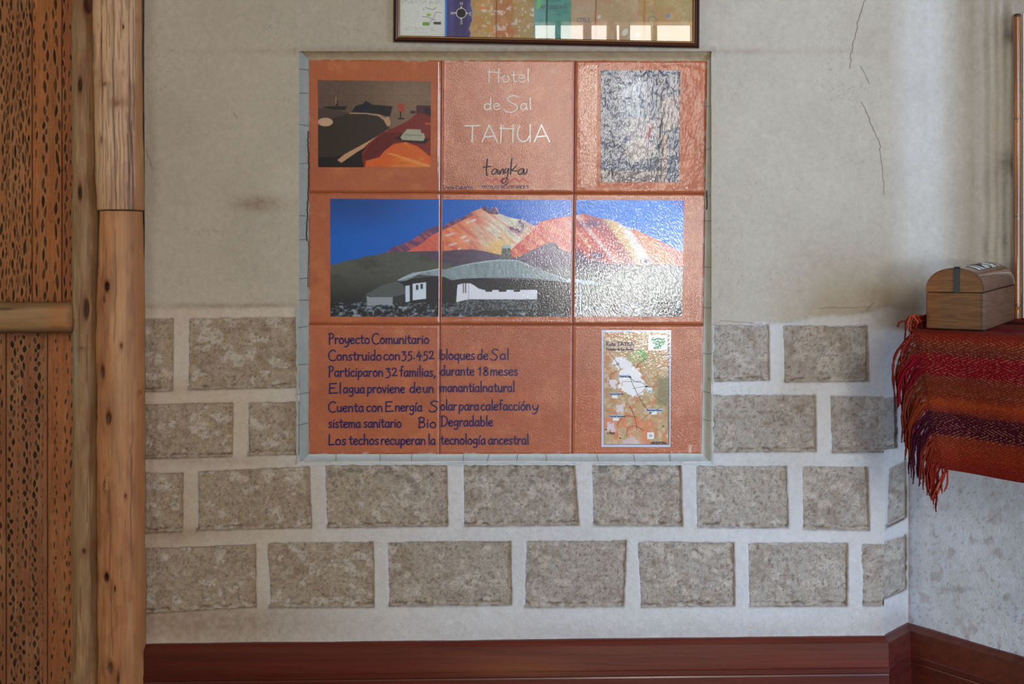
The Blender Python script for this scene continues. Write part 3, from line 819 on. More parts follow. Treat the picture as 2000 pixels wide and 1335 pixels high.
    put(K, sst(.64, .76, n) * .7, L_((140, 152, 162)))
    C[gr] = K[gr]
    # annex
    put(C, inpoly(X, Y, [(705,580),(748,556),(775,549),(800,548),(800,590),(708,590)]), L_((44, 48, 52)))
    put(C, inpoly(X, Y, [(713,575),(748,556),(776,549),(795,560),(792,574),(765,580),(730,580)]) * (.7 + .3 * nf), L_((78, 86, 86)))
    put(C, inpoly(X, Y, [(716,577),(722,580),(767,580),(767,593),(717,597)]), L_((128, 136, 146)) )
    # dark volume below the roofs
    put(C, inpoly(X, Y, [(780,547),(857,538),(870,540),(1100,549),(1112,552),(1116,612),(1050,612),(1049,590),(892,592),(800,590),(790,560)]), L_((32, 32, 40)))
    put(C, inpoly(X, Y, [(792,558),(800,557),(800,588),(792,590)]), L_((178, 196, 216)))
    put(C, inpoly(X, Y, [(806,554),(832,551),(832,583),(806,586)]), L_((182, 198, 220)))
    for a in ((812.5,556,817,566), (821,554,826,564), (800.5,556,804,588)):
        put(C, (X > a[0]) & (X < a[2]) & (Y > a[1]) & (Y < a[3]), L_((40, 44, 52)))
    put(C, inpoly(X, Y, [(893.5,556),(905,553),(918,553),(926,557),(934,563),(945,566),(1049,566),(1049,584),(915,584),(891,590)]), L_((196, 202, 222)))
    put(C, inpoly(X, Y, [(914,553),(916,553),(916,584),(914,584)]) , L_((160, 168, 190)))
    for a in ((948, 961.5), (974, 989), (1003, 1016)): put(C, (X > a[0]) & (X < a[1]) & (Y > 560) & (Y < 569.5), L_((36, 34, 44)))
    for a in (904, 908.5): put(C, (X > a) & (X < a + 2) & (Y > 552) & (Y < 572), L_((40, 36, 46)))
    wl = inpoly(X, Y, [(890,590),(915,584),(1049,584),(1050,604),(888,606)])
    put(C, wl * 1.0, L_((46, 48, 54))); put(C, wl * sst(.5, .6, nf), L_((92, 98, 102)))
    # thatched roofs
    rf = inpoly(X, Y, [(776,547),(792,538),(806,532),(825,530),(857,524),(868,526),(890,520),(921,513.6),(950,509),(975,506.5),(1010,507.5),(1025,513),(1042,521),(1060,529),(1083,536),(1113,548),(1135,549),(1160,553),(1160,556),(1113,552),(1097,550),(1075,547),(1052,544),(1012,542),(951,542),(901,544),(882,547),(870,541),(857,539),(818,536),(795,547),(785,549)])
    tx = fbm(X / 4 + (Y - 506) * (X - 990) / 900, Y / 14, 420)
    K = np.ones(X.shape + (3,)) * L_((116, 134, 140)) * (.65 + .7 * tx)[..., None]
    put(K, sst(3, 0, np.abs(Y - np.interp(X, [776,825,857,921,975,1010,1042,1083,1113,1160], [547,530,525,514,507,508,521,536,548,553]))) * .6, L_((176, 196, 206)))
    C[rf] = K[rf]
    ch = inpoly(X, Y, [(981,482),(996,481),(1000,506),(977,506)])
    put(C, ch * 1.0, L_((66, 74, 70))); put(C, ch * sst(.5, .6, fbm(X / 2, Y / 2, 421)), L_((120, 126, 118)))
    put(C, inpoly(X, Y, [(979,482),(984,479),(996,478),(999,482),(996,484),(980,485)]), L_((140, 158, 160)))
    # frame of posts at the right
    put(C, inpoly(X, Y, [(1110,543),(1165,550),(1165,554),(1110,549)]), L_((160, 186, 206)))
    put(C, (abs(X - 1133.5) < 1.1) & (Y > 556) & (Y < 612), L_((140, 162, 182)))
    put(C, (abs(Y - 577) < .9) & (X > 1122) & (X < 1133), L_((140, 162, 182)))
    return C

def Z(x, y, s, ox, oy): return (ox + x / s, oy + y / s)
def paint_bedroom(X, Y):
    s, ox, oy = 4.603, 580, 90
    z = lambda *p: [Z(a, b, s, ox, oy) for a, b in p]
    x = (X - ox) * s; y = (Y - oy) * s
    C = np.ones(X.shape + (3,)) * L_((92, 74, 64))
    put(C, np.clip(np.exp(-(((x - 1000) / 330) ** 2 + ((y - 480) / 260) ** 2)), 0, 1) * .8, L_((128, 106, 82)))
    C *= (.85 + .3 * fbm(X / 3, Y / 2, 430))[..., None]
    put(C, sst(.5, .8, fbm(X * 0 + 3, Y / 3, 431)) * .15, L_((70, 55, 48)))
    put(C, inpoly(X, Y, z((190,560),(360,575),(480,600),(480,720),(190,720))), L_((70, 56, 50)))
    put(C, inpoly(X, Y, z((218,552),(300,538),(455,540),(430,575),(330,572))), L_((40, 32, 28)))
    put(C, inpoly(X, Y, z((355,490),(368,490),(372,545),(350,545))), L_((44, 32, 28)))
    put(C, inpoly(X, Y, z((190,720),(320,650),(470,605),(640,600),(750,625),(830,720),(810,760),(690,830),(380,1000),(190,1000))), L_((48, 40, 34)))
    put(C, inpoly(X, Y, z((490,590),(530,535),(590,520),(620,492),(680,525),(860,540),(835,640),(740,612),(620,600))), L_((30, 27, 32)))
    put(C, inpoly(X, Y, z((560,560),(600,510),(630,500),(640,600),(600,606))), L_((24, 28, 46)))
    put(C, inpoly(X, Y, z((470,600),(620,600),(740,615),(800,650),(840,715),(812,722),(780,665),(730,628),(620,610),(470,608))), L_((160, 130, 104)))
    put(C, inpoly(X, Y, z((780,650),(826,630),(845,700),(812,722))), L_((168, 134, 106)))
    put(C, inpoly(X, Y, z((190,1000),(380,990),(700,830),(830,740),(850,900),(620,1090),(190,1090))), L_((22, 18, 20)))
    put(C, inpoly(X, Y, z((362,1025),(430,970),(560,900),(700,822),(820,748),(800,785),(660,858),(600,915),(520,965),(400,1048))), L_((178, 138, 104)))
    put(C, inpoly(X, Y, z((860,650),(1040,640),(1000,720),(850,740))), L_((118, 92, 78)))
    put(C, inpoly(X, Y, z((580,960),(660,860),(760,780),(860,740),(1000,670),(1080,600),(1080,530),(1205,540),(1205,1090),(600,1090))), L_((112, 34, 30)))
    put(C, inpoly(X, Y, z((1075,530),(1205,535),(1205,620),(1070,600))), L_((64, 30, 40)))
    put(C, inpoly(X, Y, z((1150,555),(1205,560),(1205,640),(1150,600))), L_((24, 24, 40)))
    put(C, inpoly(X, Y, z((1020,580),(1065,580),(1065,606),(1020,606))), L_((50, 26, 26)))
    put(C, inpoly(X, Y, z((780,780),(960,775),(940,850),(870,870),(700,1000),(640,1040),(590,1000),(650,890))) * .6, L_((70, 18, 22)))
    lit = inpoly(X, Y, z((610,1090),(620,1030),(740,1000),(790,940),(870,880),(980,862),(1090,905),(1205,1000),(1205,1090)))
    put(C, lit.astype(float), L_((196, 88, 34)))
    put(C, lit * sst(.5, .7, fbm(x / 150, y / 60, 433)) * .5, L_((226, 132, 52)))
    put(C, inpoly(X, Y, z((800,962),(850,960),(1190,1065),(1190,1085),(1150,1085))) * .8, L_((210, 136, 70)))
    put(C, inpoly(X, Y, z((1150,690),(1200,690),(1205,706),(1160,706))), L_((190, 70, 30)))
    put(C, inpoly(X, Y, z((870,830),(940,790),(1150,820),(1195,835),(1150,880),(1000,868))), L_((44, 18, 22)))
    put(C, inpoly(X, Y, z((930,820),(960,780),(990,745),(1112,750),(1118,780),(1142,785),(1152,825),(1135,852),(1050,848),(945,842))), L_((152, 152, 134)))
    put(C, (abs(y - 800 - (x - 1040) * .05) < 5) & (x > 960) & (x < 1120), L_((120, 122, 108)))
    put(C, (((x - 255) / 68) ** 2 + ((y - 682) / 38) ** 2 < 1), L_((184, 150, 120)))
    put(C, inpoly(X, Y, z((898,522),(975,522),(962,560),(972,590),(910,590),(915,560))), L_((150, 62, 46)))
    put(C, (abs(x - 932) < 6) & (y > 588) & (y < 655), L_((30, 20, 22)))
    put(C, inpoly(X, Y, z((905,645),(965,645),(965,658),(905,658))), L_((30, 20, 22)))
    put(C, (abs(x - 350 + (y - 500) * .02) < 5) & (y > 455) & (y < 520), L_((150, 110, 70)))
    C *= .82 * (.9 + .2 * fbm(X / 2.5, Y / 2.5, 434))[..., None]
    return C

def paint_dark_photo(X, Y):
    s, ox, oy = 4.603, 1110, 90
    x = (X - ox) * s; y = (Y - oy) * s
    z = lambda *p: [Z(a, b, s, ox, oy) for a, b in p]
    C = np.ones(X.shape + (3,)) * L_((50, 62, 88))
    put(C, sst(300, 1000, x) * .35, L_((78, 78, 92)))
    wx = (fbm(X / 6, Y / 6, 441) - .5) * 190; wy = (fbm(X / 6, Y / 6, 442) - .5) * 190
    def ell(cx, cy, rx, ry, col, a=1.0):
        r = np.sqrt(((x + wx - cx) / rx) ** 2 + ((y + wy - cy) / ry) ** 2); put(C, sst(1.25, .75, r) * a * .75, L_(col))
    ell(600, 640, 200, 360, (104, 112, 128), .8)
    ell(600, 400, 120, 90, (178, 184, 192), .9)  # pale blobs paint glare along with the photo's own shapes
    ell(590, 560, 115, 78, (138, 150, 162), .95)
    ell(650, 760, 140, 130, (172, 160, 158), .8)
    put(C, inpoly(X, Y, z((690,830),(735,690),(770,700),(720,850))) * .8, L_((150, 70, 66)))
    ell(640, 940, 130, 90, (170, 158, 140), .8)
    ell(400, 1000, 110, 180, (34, 48, 78), .7)
    put(C, inpoly(X, Y, z((830,480),(1000,440),(1005,720),(900,760),(830,760))) * .85, L_((134, 116, 108)))
    put(C, inpoly(X, Y, z((810,300),(845,300),(850,1222),(800,1222))) * .8, L_((40, 40, 52)))
    put(C, inpoly(X, Y, z((845,800),(890,780),(880,1222),(840,1222))) * .7, L_((140, 104, 84)))
    put(C, sst(1090, 1130, y) * sst(880, 840, x) * .8, L_((96, 80, 74)))
    C *= (.5 + .5 * fbm(X / 7, Y / 7, 440))[..., None]
    return C

def terrain(X, Y, sd, sc=1.0):
    n = fbm(X / (26 * sc), Y / (26 * sc), sd, 5); m = fbm(X / (14 * sc), Y / (14 * sc), sd + 50, 4); f = fbm(X / (4 * sc), Y / (4 * sc), sd + 80, 3)
    C = np.ones(X.shape + (3,)) * L_((176, 150, 110))
    put(C, sst(.5, .62, n) * .8, L_((186, 116, 72)))
    put(C, sst(.55, .68, m) * .6, L_((150, 140, 96)))
    put(C, sst(.57, .66, fbm(X / (18 * sc), Y / (18 * sc), sd + 111, 4)) * .7, L_((200, 178, 150)))
    C *= (.72 + .56 * f)[..., None]
    return C

def paint_route_map(X, Y):
    s, ox, oy = 4.769, 1110, 630
    x = (X - ox) * s; y = (Y - oy) * s
    z = lambda *p: [Z(a, b, s, ox, oy) for a, b in p]
    C = terrain(X, Y, 500, .4) * .85
    put(C, sst(.45, .6, fbm(X / 14, Y / 14, 520)) * sst(820, 900, y) * sst(800, 740, x) * .7, L_((190, 104, 66)))
    put(C, sst(800, 850, x) * sst(470, 540, y) * sst(800, 740, y) * .8, L_((104, 106, 74)))
    put(C, sst(640, 760, x) * sst(300, 200, y) * .35, L_((150, 120, 72)))
    wob = (fbm(X / 4, Y / 4, 530) - .5) * 60
    def P_(pts, col, a=1.0):
        m = inpoly(X + wob / s, Y + (fbm(X / 4, Y / 4, 531) - .5) * 60 / s, z(*pts)); put(C, m.astype(float) * a, L_(col))
    P_([(470,480),(500,440),(600,410),(660,450),(700,540),(735,590),(700,660),(620,690),(520,650),(470,600)], (214, 214, 226))
    P_([(400,370),(450,310),(520,320),(600,385),(560,430),(470,430)], (208, 208, 220))
    P_([(360,530),(440,520),(450,620),(390,600)], (200, 196, 206), .9)
    P_([(440,760),(520,760),(500,850),(460,830)], (196, 190, 200), .8)
    P_([(350,940),(440,930),(430,1010),(360,1000)], (190, 184, 196), .8)
    P_([(520,1080),(640,1060),(660,1140),(480,1140)], (186, 176, 186), .6)
    P_([(540,270),(640,250),(720,330),(700,370),(560,370)], (150, 150, 100), .8)
    P_([(630,262),(700,240),(735,310),(715,352),(660,300)], (96, 150, 84), .95)
    put(C, inpoly(X, Y, z((345,170),(620,180),(620,265),(345,262))) * .55, L_((170, 150, 150)))
    put(C, inpoly(X, Y, z((745,118),(922,118),(922,255),(745,255))), L_((206, 218, 228)))
    bl = inpoly(X + wob / s / 2, Y, z((765,135),(905,140),(900,180),(860,240),(800,245),(800,200),(770,170)))
    put(C, bl * 1.0, L_((70, 140, 96))); put(C, bl * sst(.5, .6, fbm(X / 1.6, Y / 1.2, 533)), L_((30, 84, 64)))
    for a, b, c, d in ((475,485,575,510), (380,652,495,674), (725,800,875,826), (378,858,515,884)):
        put(C, (x > a) & (x < c) & (y > b) & (y < d), L_((150, 176, 214)))
    for a, b, c, d in ((408,676,460,702), (772,828,826,854), (416,886,468,910), (735,606,780,648), (735,1020,798,1082)):
        put(C, (x > a) & (x < c) & (y > b) & (y < d), L_((202, 218, 232)))
    put(C, (x > 740) & (x < 776) & (y > 630) & (y < 645), L_((90, 160, 190)))
    # pale printed margin
    d = np.minimum.reduce([x - 314, 955 - x, y - 70, 1153 - y])
    put(C, sst(20, 15, d), L_((168, 182, 204)))
    put(C, (x > 932) & (x < 940) & (y > 90) & (y < 1140), L_((60, 60, 70)))
    put(C, (x > 328) & (x < 333) & (y > 90) & (y < 1140), L_((96, 110, 140)))
    put(C, (x > 328) & (x < 935) & (y > 1130) & (y < 1136), L_((60, 70, 100)))
    return C

def pmat(key, bstr, scale, rot, rough=.3, big=0.0, coat=.9):
    return mat(key, vcol=True, rough=rough, spec=.4, coat=coat, coat_rough=.035, bump=(scale, bstr, (.75, 1.0, 1.7), (0, rot, 0)), bdist=.0016, bump2=(30, big) if big else None)
add_print('photo_print', paint_bedroom, [Z(187,305,4.603,580,90), Z(1205,318,4.603,580,90), Z(1200,1090,4.603,580,90), Z(190,1088,4.603,580,90)], 1.0, TILE[(0,0)],
          pmat('print_smooth', .10, 200, .6, big=.08, coat=.5), label='printed photo of a hotel bedroom')
add_print('photo_print', paint_dark_photo, [Z(292,215,4.603,1110,90), Z(1006,215,4.603,1110,90), Z(1000,1223,4.603,1110,90), Z(291,1222,4.603,1110,90)], 1.0, TILE[(2,0)],
          pmat('print_very_glossy', .8, 88, .15, big=.5, coat=.8), label='dark upright photo under thick wrinkled glaze')
add_print('glare_patch', lambda X, Y: np.ones(X.shape + (3,)) * TERRA * (0.9 + .2 * fbm(X / 20, Y / 20, 777))[..., None], [(1131, 130), (1167, 126), (1165, 366), (1133, 366)], 2.0, TILE[(2,0)],
          pmat('glare_patch_glossy', .5, 230, .1, rough=.35, big=.25, coat=1.0), lift=.0003, label='glossy patch added to catch window glare')  # shiny patch in tile colour, added to give the strip of glare
MQ = [(645, 388), (1336, 391), (1333, 618), (645, 618)]
def mq(x, top): 
    t = (x - 645) / 690.0
    return (388 + 3 * t) if top else 618.0
for (i, xa, xb, xc, xd, pm) in ((0, 645, 857.5, 856.5, 645.5, ('print_faint', .06, 240, .6)), (1, 864, 1116.5, 1114.5, 862.5, ('print_mid', .2, 330, .6)),
                                (2, 1125.5, 1336, 1332.5, 1122, ('print_rough', .32, 210, -.5))):
    add_print('photo_print', paint_mountain, [(xa, mq(xa, 1)), (xb, mq(xb, 1)), (xc, 618), (xd, 618)], 1.0, TILE[(i, 1)],
              pmat(pm[0], pm[1], pm[2], pm[3]), label='printed photo of a red mountain, blue sky and thatched house')
add_print('photo_print', paint_route_map, [Z(312,68,4.769,1110,630), Z(957,70,4.769,1110,630), Z(950,1156,4.769,1110,630), Z(310,1155,4.769,1110,630)], .9, TILE[(2,2)],
          pmat('print_map', .2, 230, .7), label='small printed route map with pale border')

m_navy = mat('navy_glaze', col=lin((34, 32, 92)), rough=.35, spec=.4, coat=.4)
m_white = mat('white_glaze', col=lin((226, 222, 208)), rough=.4, spec=.4, coat=.5)
m_redline = mat('red_glaze', col=lin((196, 70, 66)), rough=.4)
m_dkline = mat('black_ink', col=lin((42, 36, 40)), rough=.5)
class _Lift:
    n = _M.n
    @staticmethod
    def at(px, py, off=0.0): return _M.at(px, py, .0012)
def lettering(words, parent, m, name='lettering', wd=2.6, label=None):
    for wrd in words: surf_ribbons(name, word(*wrd), _Lift, 0.0, parent, m)
em = 24.0; wd = 2.6
T0 = [('Proyecto', 642, 721, 671), ('Comunitario', 727, 837, 671), ('Construido', 642, 744, 703.5), ('con', 750, 780, 703), ('35.452', 785, 848, 701),
      ('Participaron', 642, 747, 735), ('32', 754, 776, 734), ('familias,', 781, 850, 735), ('El', 643, 665, 768), ('agua', 671, 712, 767.5), ('proviene', 718, 790, 767), ('de', 801, 822, 766.5), ('un', 827, 846, 766.5),
      ('Cuenta', 642, 710, 804), ('con', 716.5, 746, 803.5), ('E', 753, 768, 803.5), ('nergía', 773, 824, 803), ('S', 838, 855, 803), ('sistema', 642, 704, 835), ('sanitario', 711, 783, 834.5), ('Bio', 817, 851, 835),
      ('Los', 642, 675, 868.5), ('techos', 682, 739, 868), ('recuperan', 745, 830, 868), ('la', 838, 850, 868)]
T1 = [('bloques', 861, 926.5, 702), ('de', 933, 953, 702), ('Sal', 958, 992.5, 702), ('durante', 861, 925.5, 733), ('18', 935, 953, 733), ('meses', 959, 1010.5, 733), ('manantial', 861, 940, 765), ('natural', 944, 1004, 765),
      ('olar', 861, 892, 801), ('para', 897, 935, 801), ('calefacción', 940, 1035.5, 801), ('y', 1040, 1051, 801.5), ('Degradable', 861.5, 962, 832), ('tecnología', 861, 948, 867.5), ('ancestral', 954.5, 1031.5, 867.5)]
lettering([(a, b, c, d - .3, em, wd) for a, b, c, d in T0], TILE[(0, 2)], m_navy, label='navy blue hand-painted text')
lettering([(a, b, c, d - .3, em, wd) for a, b, c, d in T1], TILE[(1, 2)], m_navy, label='navy blue hand-painted text')
lettering([('Hotel', 953, 1032, 160, 30, 2.2), ('de', 946, 976, 214, 27, 2.2), ('S', 985, 1013, 217, 36, 2.3), ('al', 1017, 1036, 214, 27, 2.2), ('TAHUA', 908.5, 1073.5, 276, 39, 2.8)], TILE[(1, 0)], m_white, label='white hand-painted hotel title')
# logo
zz = lambda x, y: (850 + x / 4.603, 90 + y / 4.603)
lg = [([(470,1015),(462,1090),(462,1150),(472,1160)], 1.8), ([(432,1090),(500,1080)], 1.6), ([(560,1110),(530,1105),(510,1130),(512,1150),(540,1145),(560,1110),(562,1145),(575,1150)], 1.5),
      ([(578,1120),(582,1150),(598,1112),(612,1108),(612,1150)], 1.5), ([(640,1100),(622,1120),(628,1142),(652,1120),(660,1098),(650,1170),(632,1220),(612,1232),(600,1210),(618,1188),(650,1196),(655,1230),(625,1250)], 1.5),
      ([(690,1010),(682,1080),(678,1150)], 1.8), ([(735,1070),(700,1105),(684,1112),(712,1122),(740,1120)], 1.5), ([(790,1100),(760,1110),(745,1140),(765,1152),(790,1130),(796,1105),(800,1150),(822,1130),(828,1105)], 1.6)]
surf_ribbons('logo', [(smooth([zz(*p) for p in pts]), w_ * 1.55) for pts, w_ in lg], _Lift, 0, TILE[(1, 0)], mat('black_glaze', col=lin((26, 24, 44)), rough=.4), label='black handwritten logo')
zg = [(430,1222),(470,1190),(505,1222),(545,1188),(590,1224),(630,1190),(668,1224),(715,1188),(755,1222),(790,1190),(832,1225)]
surf_ribbons('logo', [(np.array([zz(*zg[i]), zz(*zg[i + 1])]), 2.3) for i in range(len(zg) - 1)], _Lift, 0, TILE[(1, 0)], m_redline, label='red zigzag of small mountains')
surf_ribbons('lettering', word('HOTELES DE LOS ANDES', 941, 1031.5, 367.5, 6.4, 1.0) + word('Davis-Cuba/06', 866, 923, 368.6, 8, 1.0), _Lift, 0, TILE[(1, 0)], m_navy)
zm = lambda x, y: (1110 + x / 4.769, 630 + y / 4.769)
def zw(t, x0, x1, b, e, w_): return word(t, zm(x0, 0)[0], zm(x1, 0)[0], zm(0, b)[1], e / 4.769, w_)
surf_ribbons('lettering', zw('Ruta TAYKA', 352, 608, 214, 44, 1.1) + zw('Hoteles de los Andes', 352, 608, 258, 30, .8) + zw('CHILE', 362, 434, 1037, 22, .9) + zw('ARGENTINA', 768, 915, 1128, 24, 1.0)
             + zw('Hotel de Sal', 479, 568, 506, 17, .6) + zw('Hotel de Piedra', 383, 490, 670, 17, .6) + zw('Hotel de los Volcanes', 728, 872, 820, 17, .6) + zw('Hotel del Desierto', 381, 508, 877, 17, .6),
             _Lift, 0, TILE[(2, 2)], m_dkline, label='small black map names')
def rd(pts, w_): return (smooth([zm(*p) for p in pts]), w_)
surf_ribbons('map_roads', [rd([(575,505),(620,545),(690,560),(728,590)], .7), rd([(575,505),(600,570),(670,710),(740,810)], .7), rd([(728,590),(660,600),(600,612)], .6), rd([(500,590),(510,550),(590,548),(680,545)], .6),
             rd([(725,600),(680,650),(610,690)], .6), rd([(380,275),(440,350),(470,400),(490,430)], .7), rd([(720,340),(660,380),(630,420)], .7), rd([(430,440),(380,540),(400,640)], .5), rd([(560,750),(620,880),(640,1000)], .6),
             rd([(450,960),(520,870),(640,880)], .6), rd([(700,1000),(620,960),(560,980),(540,1060)], .6), rd([(740,590),(800,598)], .8)], _Lift, 0, TILE[(2, 2)], m_dkline)
surf_ribbons('map_roads', [rd([(780,650),(850,720),(925,790),(925,1000)], .7), rd([(925,790),(840,800),(740,860),(680,910)], .6)], _Lift, 0, TILE[(2, 2)], mat('green_ink', col=lin((120, 140, 70)), rough=.5), kind='stuff')
def sq(cx, cy, r): 
    a = zm(cx - r, cy); b = zm(cx + r, cy); return (np.array([a, b]), 2 * r / 4.769)
surf_ribbons('map_marks', [sq(728, 594, 7), sq(575, 505, 6), sq(502, 664, 5), sq(766, 838, 5), sq(519, 872, 5), sq(350, 994, 5), sq(484, 1073, 5), sq(885, 965, 5)], _Lift, 0, TILE[(2, 2)], m_dkline, kind='stuff')
surf_ribbons('map_marks', [(np.array([zm(462 - 9, 383 - 9), zm(462 + 9, 383 - 9)]), .8), (np.array([zm(462 - 9, 383 + 9), zm(462 + 9, 383 + 9)]), .8), (np.array([zm(453, 374), zm(453, 392)]), .8), (np.array([zm(471, 374), zm(471, 392)]), .8),
             (smooth([zm(767, 1040), zm(779, 1050), zm(767, 1062), zm(755, 1050), zm(767, 1040)]), .8)], _Lift, 0, TILE[(2, 2)], m_dkline)

# ------------------------------------------------------------------ framed map above
AN = 1.15 * math.pi / 180
FC = (1067.0, 86.0)              # middle of the lower frame edge, px
def fr(x, y):                    # frame-aligned px -> picture px
    dx, dy = x - FC[0], y - FC[1]
    return (FC[0] + dx * math.cos(AN) - dy * math.sin(AN) * 0.3, FC[1] + dx * math.sin(AN) + dy * math.cos(AN))
YF = -0.012
class FrP:
    n = np.array([0., -1.])
    @staticmethod
    def at(px, py, off=0.0):
        px = np.asarray(px, float); py = np.asarray(py, float)
        X, Y = fr(px, py); y = YF - off; d = D + y
        return np.stack([(X - 1000) / F * d, y + 0 * X, EYE + (HOR - Y) / F * d], -1)
FX0, FX1, FY0, FY1 = 768, 1366, -330, 88
framed = empty('framed_map', FrP.at(1067, FY1), label='framed map under glass in a narrow dark brown frame above the mural', cat='picture frame')
m_frame = mat('dark_frame_wood', vcol=True, rough=.3, spec=.5, coat=.4, grain=((20, 200, 200), .85, 1.1))
prof = [(0, -.012, (52, 30, 26)), (0, .002, (52, 30, 26)), (2.0, .0055, (62, 36, 30)), (3.4, .0035, (40, 24, 22)), (4.6, .0065, (74, 40, 30)), (9.4, .0050, (66, 34, 26)), (9.9, .0032, (60, 34, 26)),
        (10.2, .0045, (206, 150, 90)), (11.4, .0042, (206, 150, 90)), (11.6, .0030, (40, 22, 20)), (12.8, .0024, (28, 18, 18)), (12.8, -.012, (28, 18, 18))]
cs = [(FX0, FY0), (FX1, FY0), (FX1, FY1), (FX0, FY1)]; ins = [(1, 1), (-1, 1), (-1, -1), (1, -1)]
for e in range(4):
    a, b = e, (e + 1) % 4
    V = []; C = []
    for (dd, o, c) in prof:
        for k in (a, b):
            V.append(FrP.at(cs[k][0] + ins[k][0] * dd, cs[k][1] + ins[k][1] * dd, o)); C.append(lin(c))
    m_ = len(prof)
    # a hard colour edge needs its own strip: short distances keep it crisp
    Fg = [(2 * i, 2 * i + 1, (2 * i + 3), 2 * i + 2) for i in range(m_ - 1)] + [(2 * (m_ - 1), 2 * (m_ - 1) + 1, 1, 0)]
    Fg += [[2 * i for i in range(m_)][::-1], [2 * i + 1 for i in range(m_)]]
    link('frame_moulding', raw_mesh('frame_moulding', V, [list(f) for f in Fg], C, smooth=False), m_frame, framed)
link('backing_board', raw_mesh('backing_board', [FrP.at(x, y, o) for o in (-.003, -.011) for x, y in ((FX0 + 4, FY0 + 4), (FX1 - 4, FY0 + 4), (FX1 - 4, FY1 - 4), (FX0 + 4, FY1 - 4))],
     [(0, 1, 2, 3), (4, 7, 6, 5), (0, 4, 5, 1), (1, 5, 6, 2), (2, 6, 7, 3), (3, 7, 4, 0)], smooth=False), mat('board', col=lin((150, 120, 90)), rough=.8), framed)

def paint_framed(X, Y):
    C = terrain(X, Y, 600, .8)
    n = fbm(X / 10, Y / 10, 610); f = fbm(X / 3, Y / 4, 611)
    def bandx(a, b, col, al, soft=4): put(C, sst(a - soft, a + soft, X + (n - .5) * 10) * sst(b + soft, b - soft, X + (n - .5) * 10) * al, L_(col))
    bandx(905, 965, (176, 158, 108), .55); bandx(965, 1004, (176, 122, 84), .6); bandx(1004, 1045, (166, 156, 120), .6)
    put(C, sst(.55, .66, fbm(X / 14, Y / 9, 612)) * ((X > 930) & (X < 965)) * .8, L_((204, 140, 80)))
    put(C, sst(.62, .68, fbm(X / 6, Y / 6, 613)) * ((X > 940) & (X < 1043)) * .8, L_((208, 206, 208)))
    bandx(1115, 1165, (176, 164, 152), .75); bandx(1163, 1250, (170, 158, 140), .6); bandx(1250, 1360, (164, 152, 112), .6)
    put(C, ((X > 1043) & (X < 1115)).astype(float), L_((96, 158, 154)))
    put(C, ((X > 1043) & (X < 1115)) * sst(.45, .62, fbm(X / 12, Y / 7, 614)) * .6, L_((70, 132, 130)))
    put(C, ((X > 1043) & (X < 1066)) * .35, L_((140, 184, 200)))
    put(C, inpoly(X, Y, [(1050, -10), (1058, -10), (1056, 12), (1050, 20), (1047, 18)]), L_((120, 190, 130)))
    for xx, w_, c, a in ((1067.6, 1.3, (30, 66, 52), .95), (1163, 1.2, (140, 84, 44), .85), (1258, 2.0, (176, 116, 64), .8), (969, 1.0, (110, 76, 56), .8), (1115, .8, (150, 150, 130), .6)):
        put(C, sst(w_ + .8, w_ - .6, np.abs(X - xx - (vn(Y / 14, X * 0, 620) - .5) * 1.6)) * a, L_(c))
    # sea
    coast = 921 + (fbm(Y / 12, Y * 0, 621) - .5) * 14 - np.clip(Y - 30, 0, 60) * .06
    sea = X < coast
    K = np.ones(X.shape + (3,)) * L_((88, 84, 146)) * (.75 + .5 * fbm(X / 18, Y / 24, 622))[..., None]
    put(K, sst(16, 8, np.abs(X - 899)) * .5, L_((62, 60, 78)))
    C[sea] = K[sea]
    put(C, sst(3.5, 1, np.abs(X - coast - 2)) * .7, L_((172, 164, 130)))
    # information panel
    dp = X < 869
    C[dp] = L_((205, 214, 218))
    put(C, (X > 868.5) & (X < 873.5), L_((70, 124, 196)))
    put(C, (X > 873.5) & (X < 874.8), L_((40, 50, 96)))
    ink = sst(.38, .6, vn(X / 1.3, np.floor(Y / 3.3) * 7.1, 630))
    ln = ((Y % 3.3) < 1.5)
    t1 = (X > 784) & (X < 862) & (Y < 14) & ln; put(C, t1 * ink * .55, L_((100, 104, 116)))
    t2 = (X > 784) & (X < 819) & (Y > 17) & (Y < 55) & ln; put(C, t2 * ink * .28, L_((130, 134, 146)))
    t3 = (X > 788) & (X < 855) & (Y > 57) & (Y < 65) & ln; put(C, t3 * ink * .5, L_((110, 114, 124)))
    put(C, ((X > 808) & (X < 835) & (Y > 67) & (Y < 69)) * ink * .5, L_((120, 160, 190)))
    put(C, (((X - 837) / 4.6) ** 2 + ((Y - 33.5) / 3.2) ** 2 < 1), L_((150, 186, 84)))
    put(C, (X > 825) & (X < 837.5) & (Y > 48) & (Y < 54.5), L_((120, 160, 66)))
    put(C, inpoly(X, Y, [(845, 49.5), (848, 47), (861, 47), (861, 52), (848, 52)]), L_((64, 70, 74)))
    # compass dial centre
    put(C, ((X - 901) ** 2 + (Y - 29) ** 2 < 80), L_((48, 46, 54)))
    for a, b, r, s_ in ((1170, 31, 3.2, 1.2), (1220.5, 60, 5.5, 1.25), (1245, 63.5, 4, 1.0)):
        put(C, sst(1.2, .8, np.sqrt(((X - a + (Y - b) * .3) / r) ** 2 + ((Y - b) / (r * s_)) ** 2)) * .85, L_((200, 212, 222)))
    put(C, ((X - 1304) ** 2 + ((Y - 26)) ** 2 < 16), L_((96, 146, 176)))
    return C
def _pf(X, Y): return paint_framed(X, Y)
m_map = mat('map_paper', vcol=True, rough=.5, spec=.3)
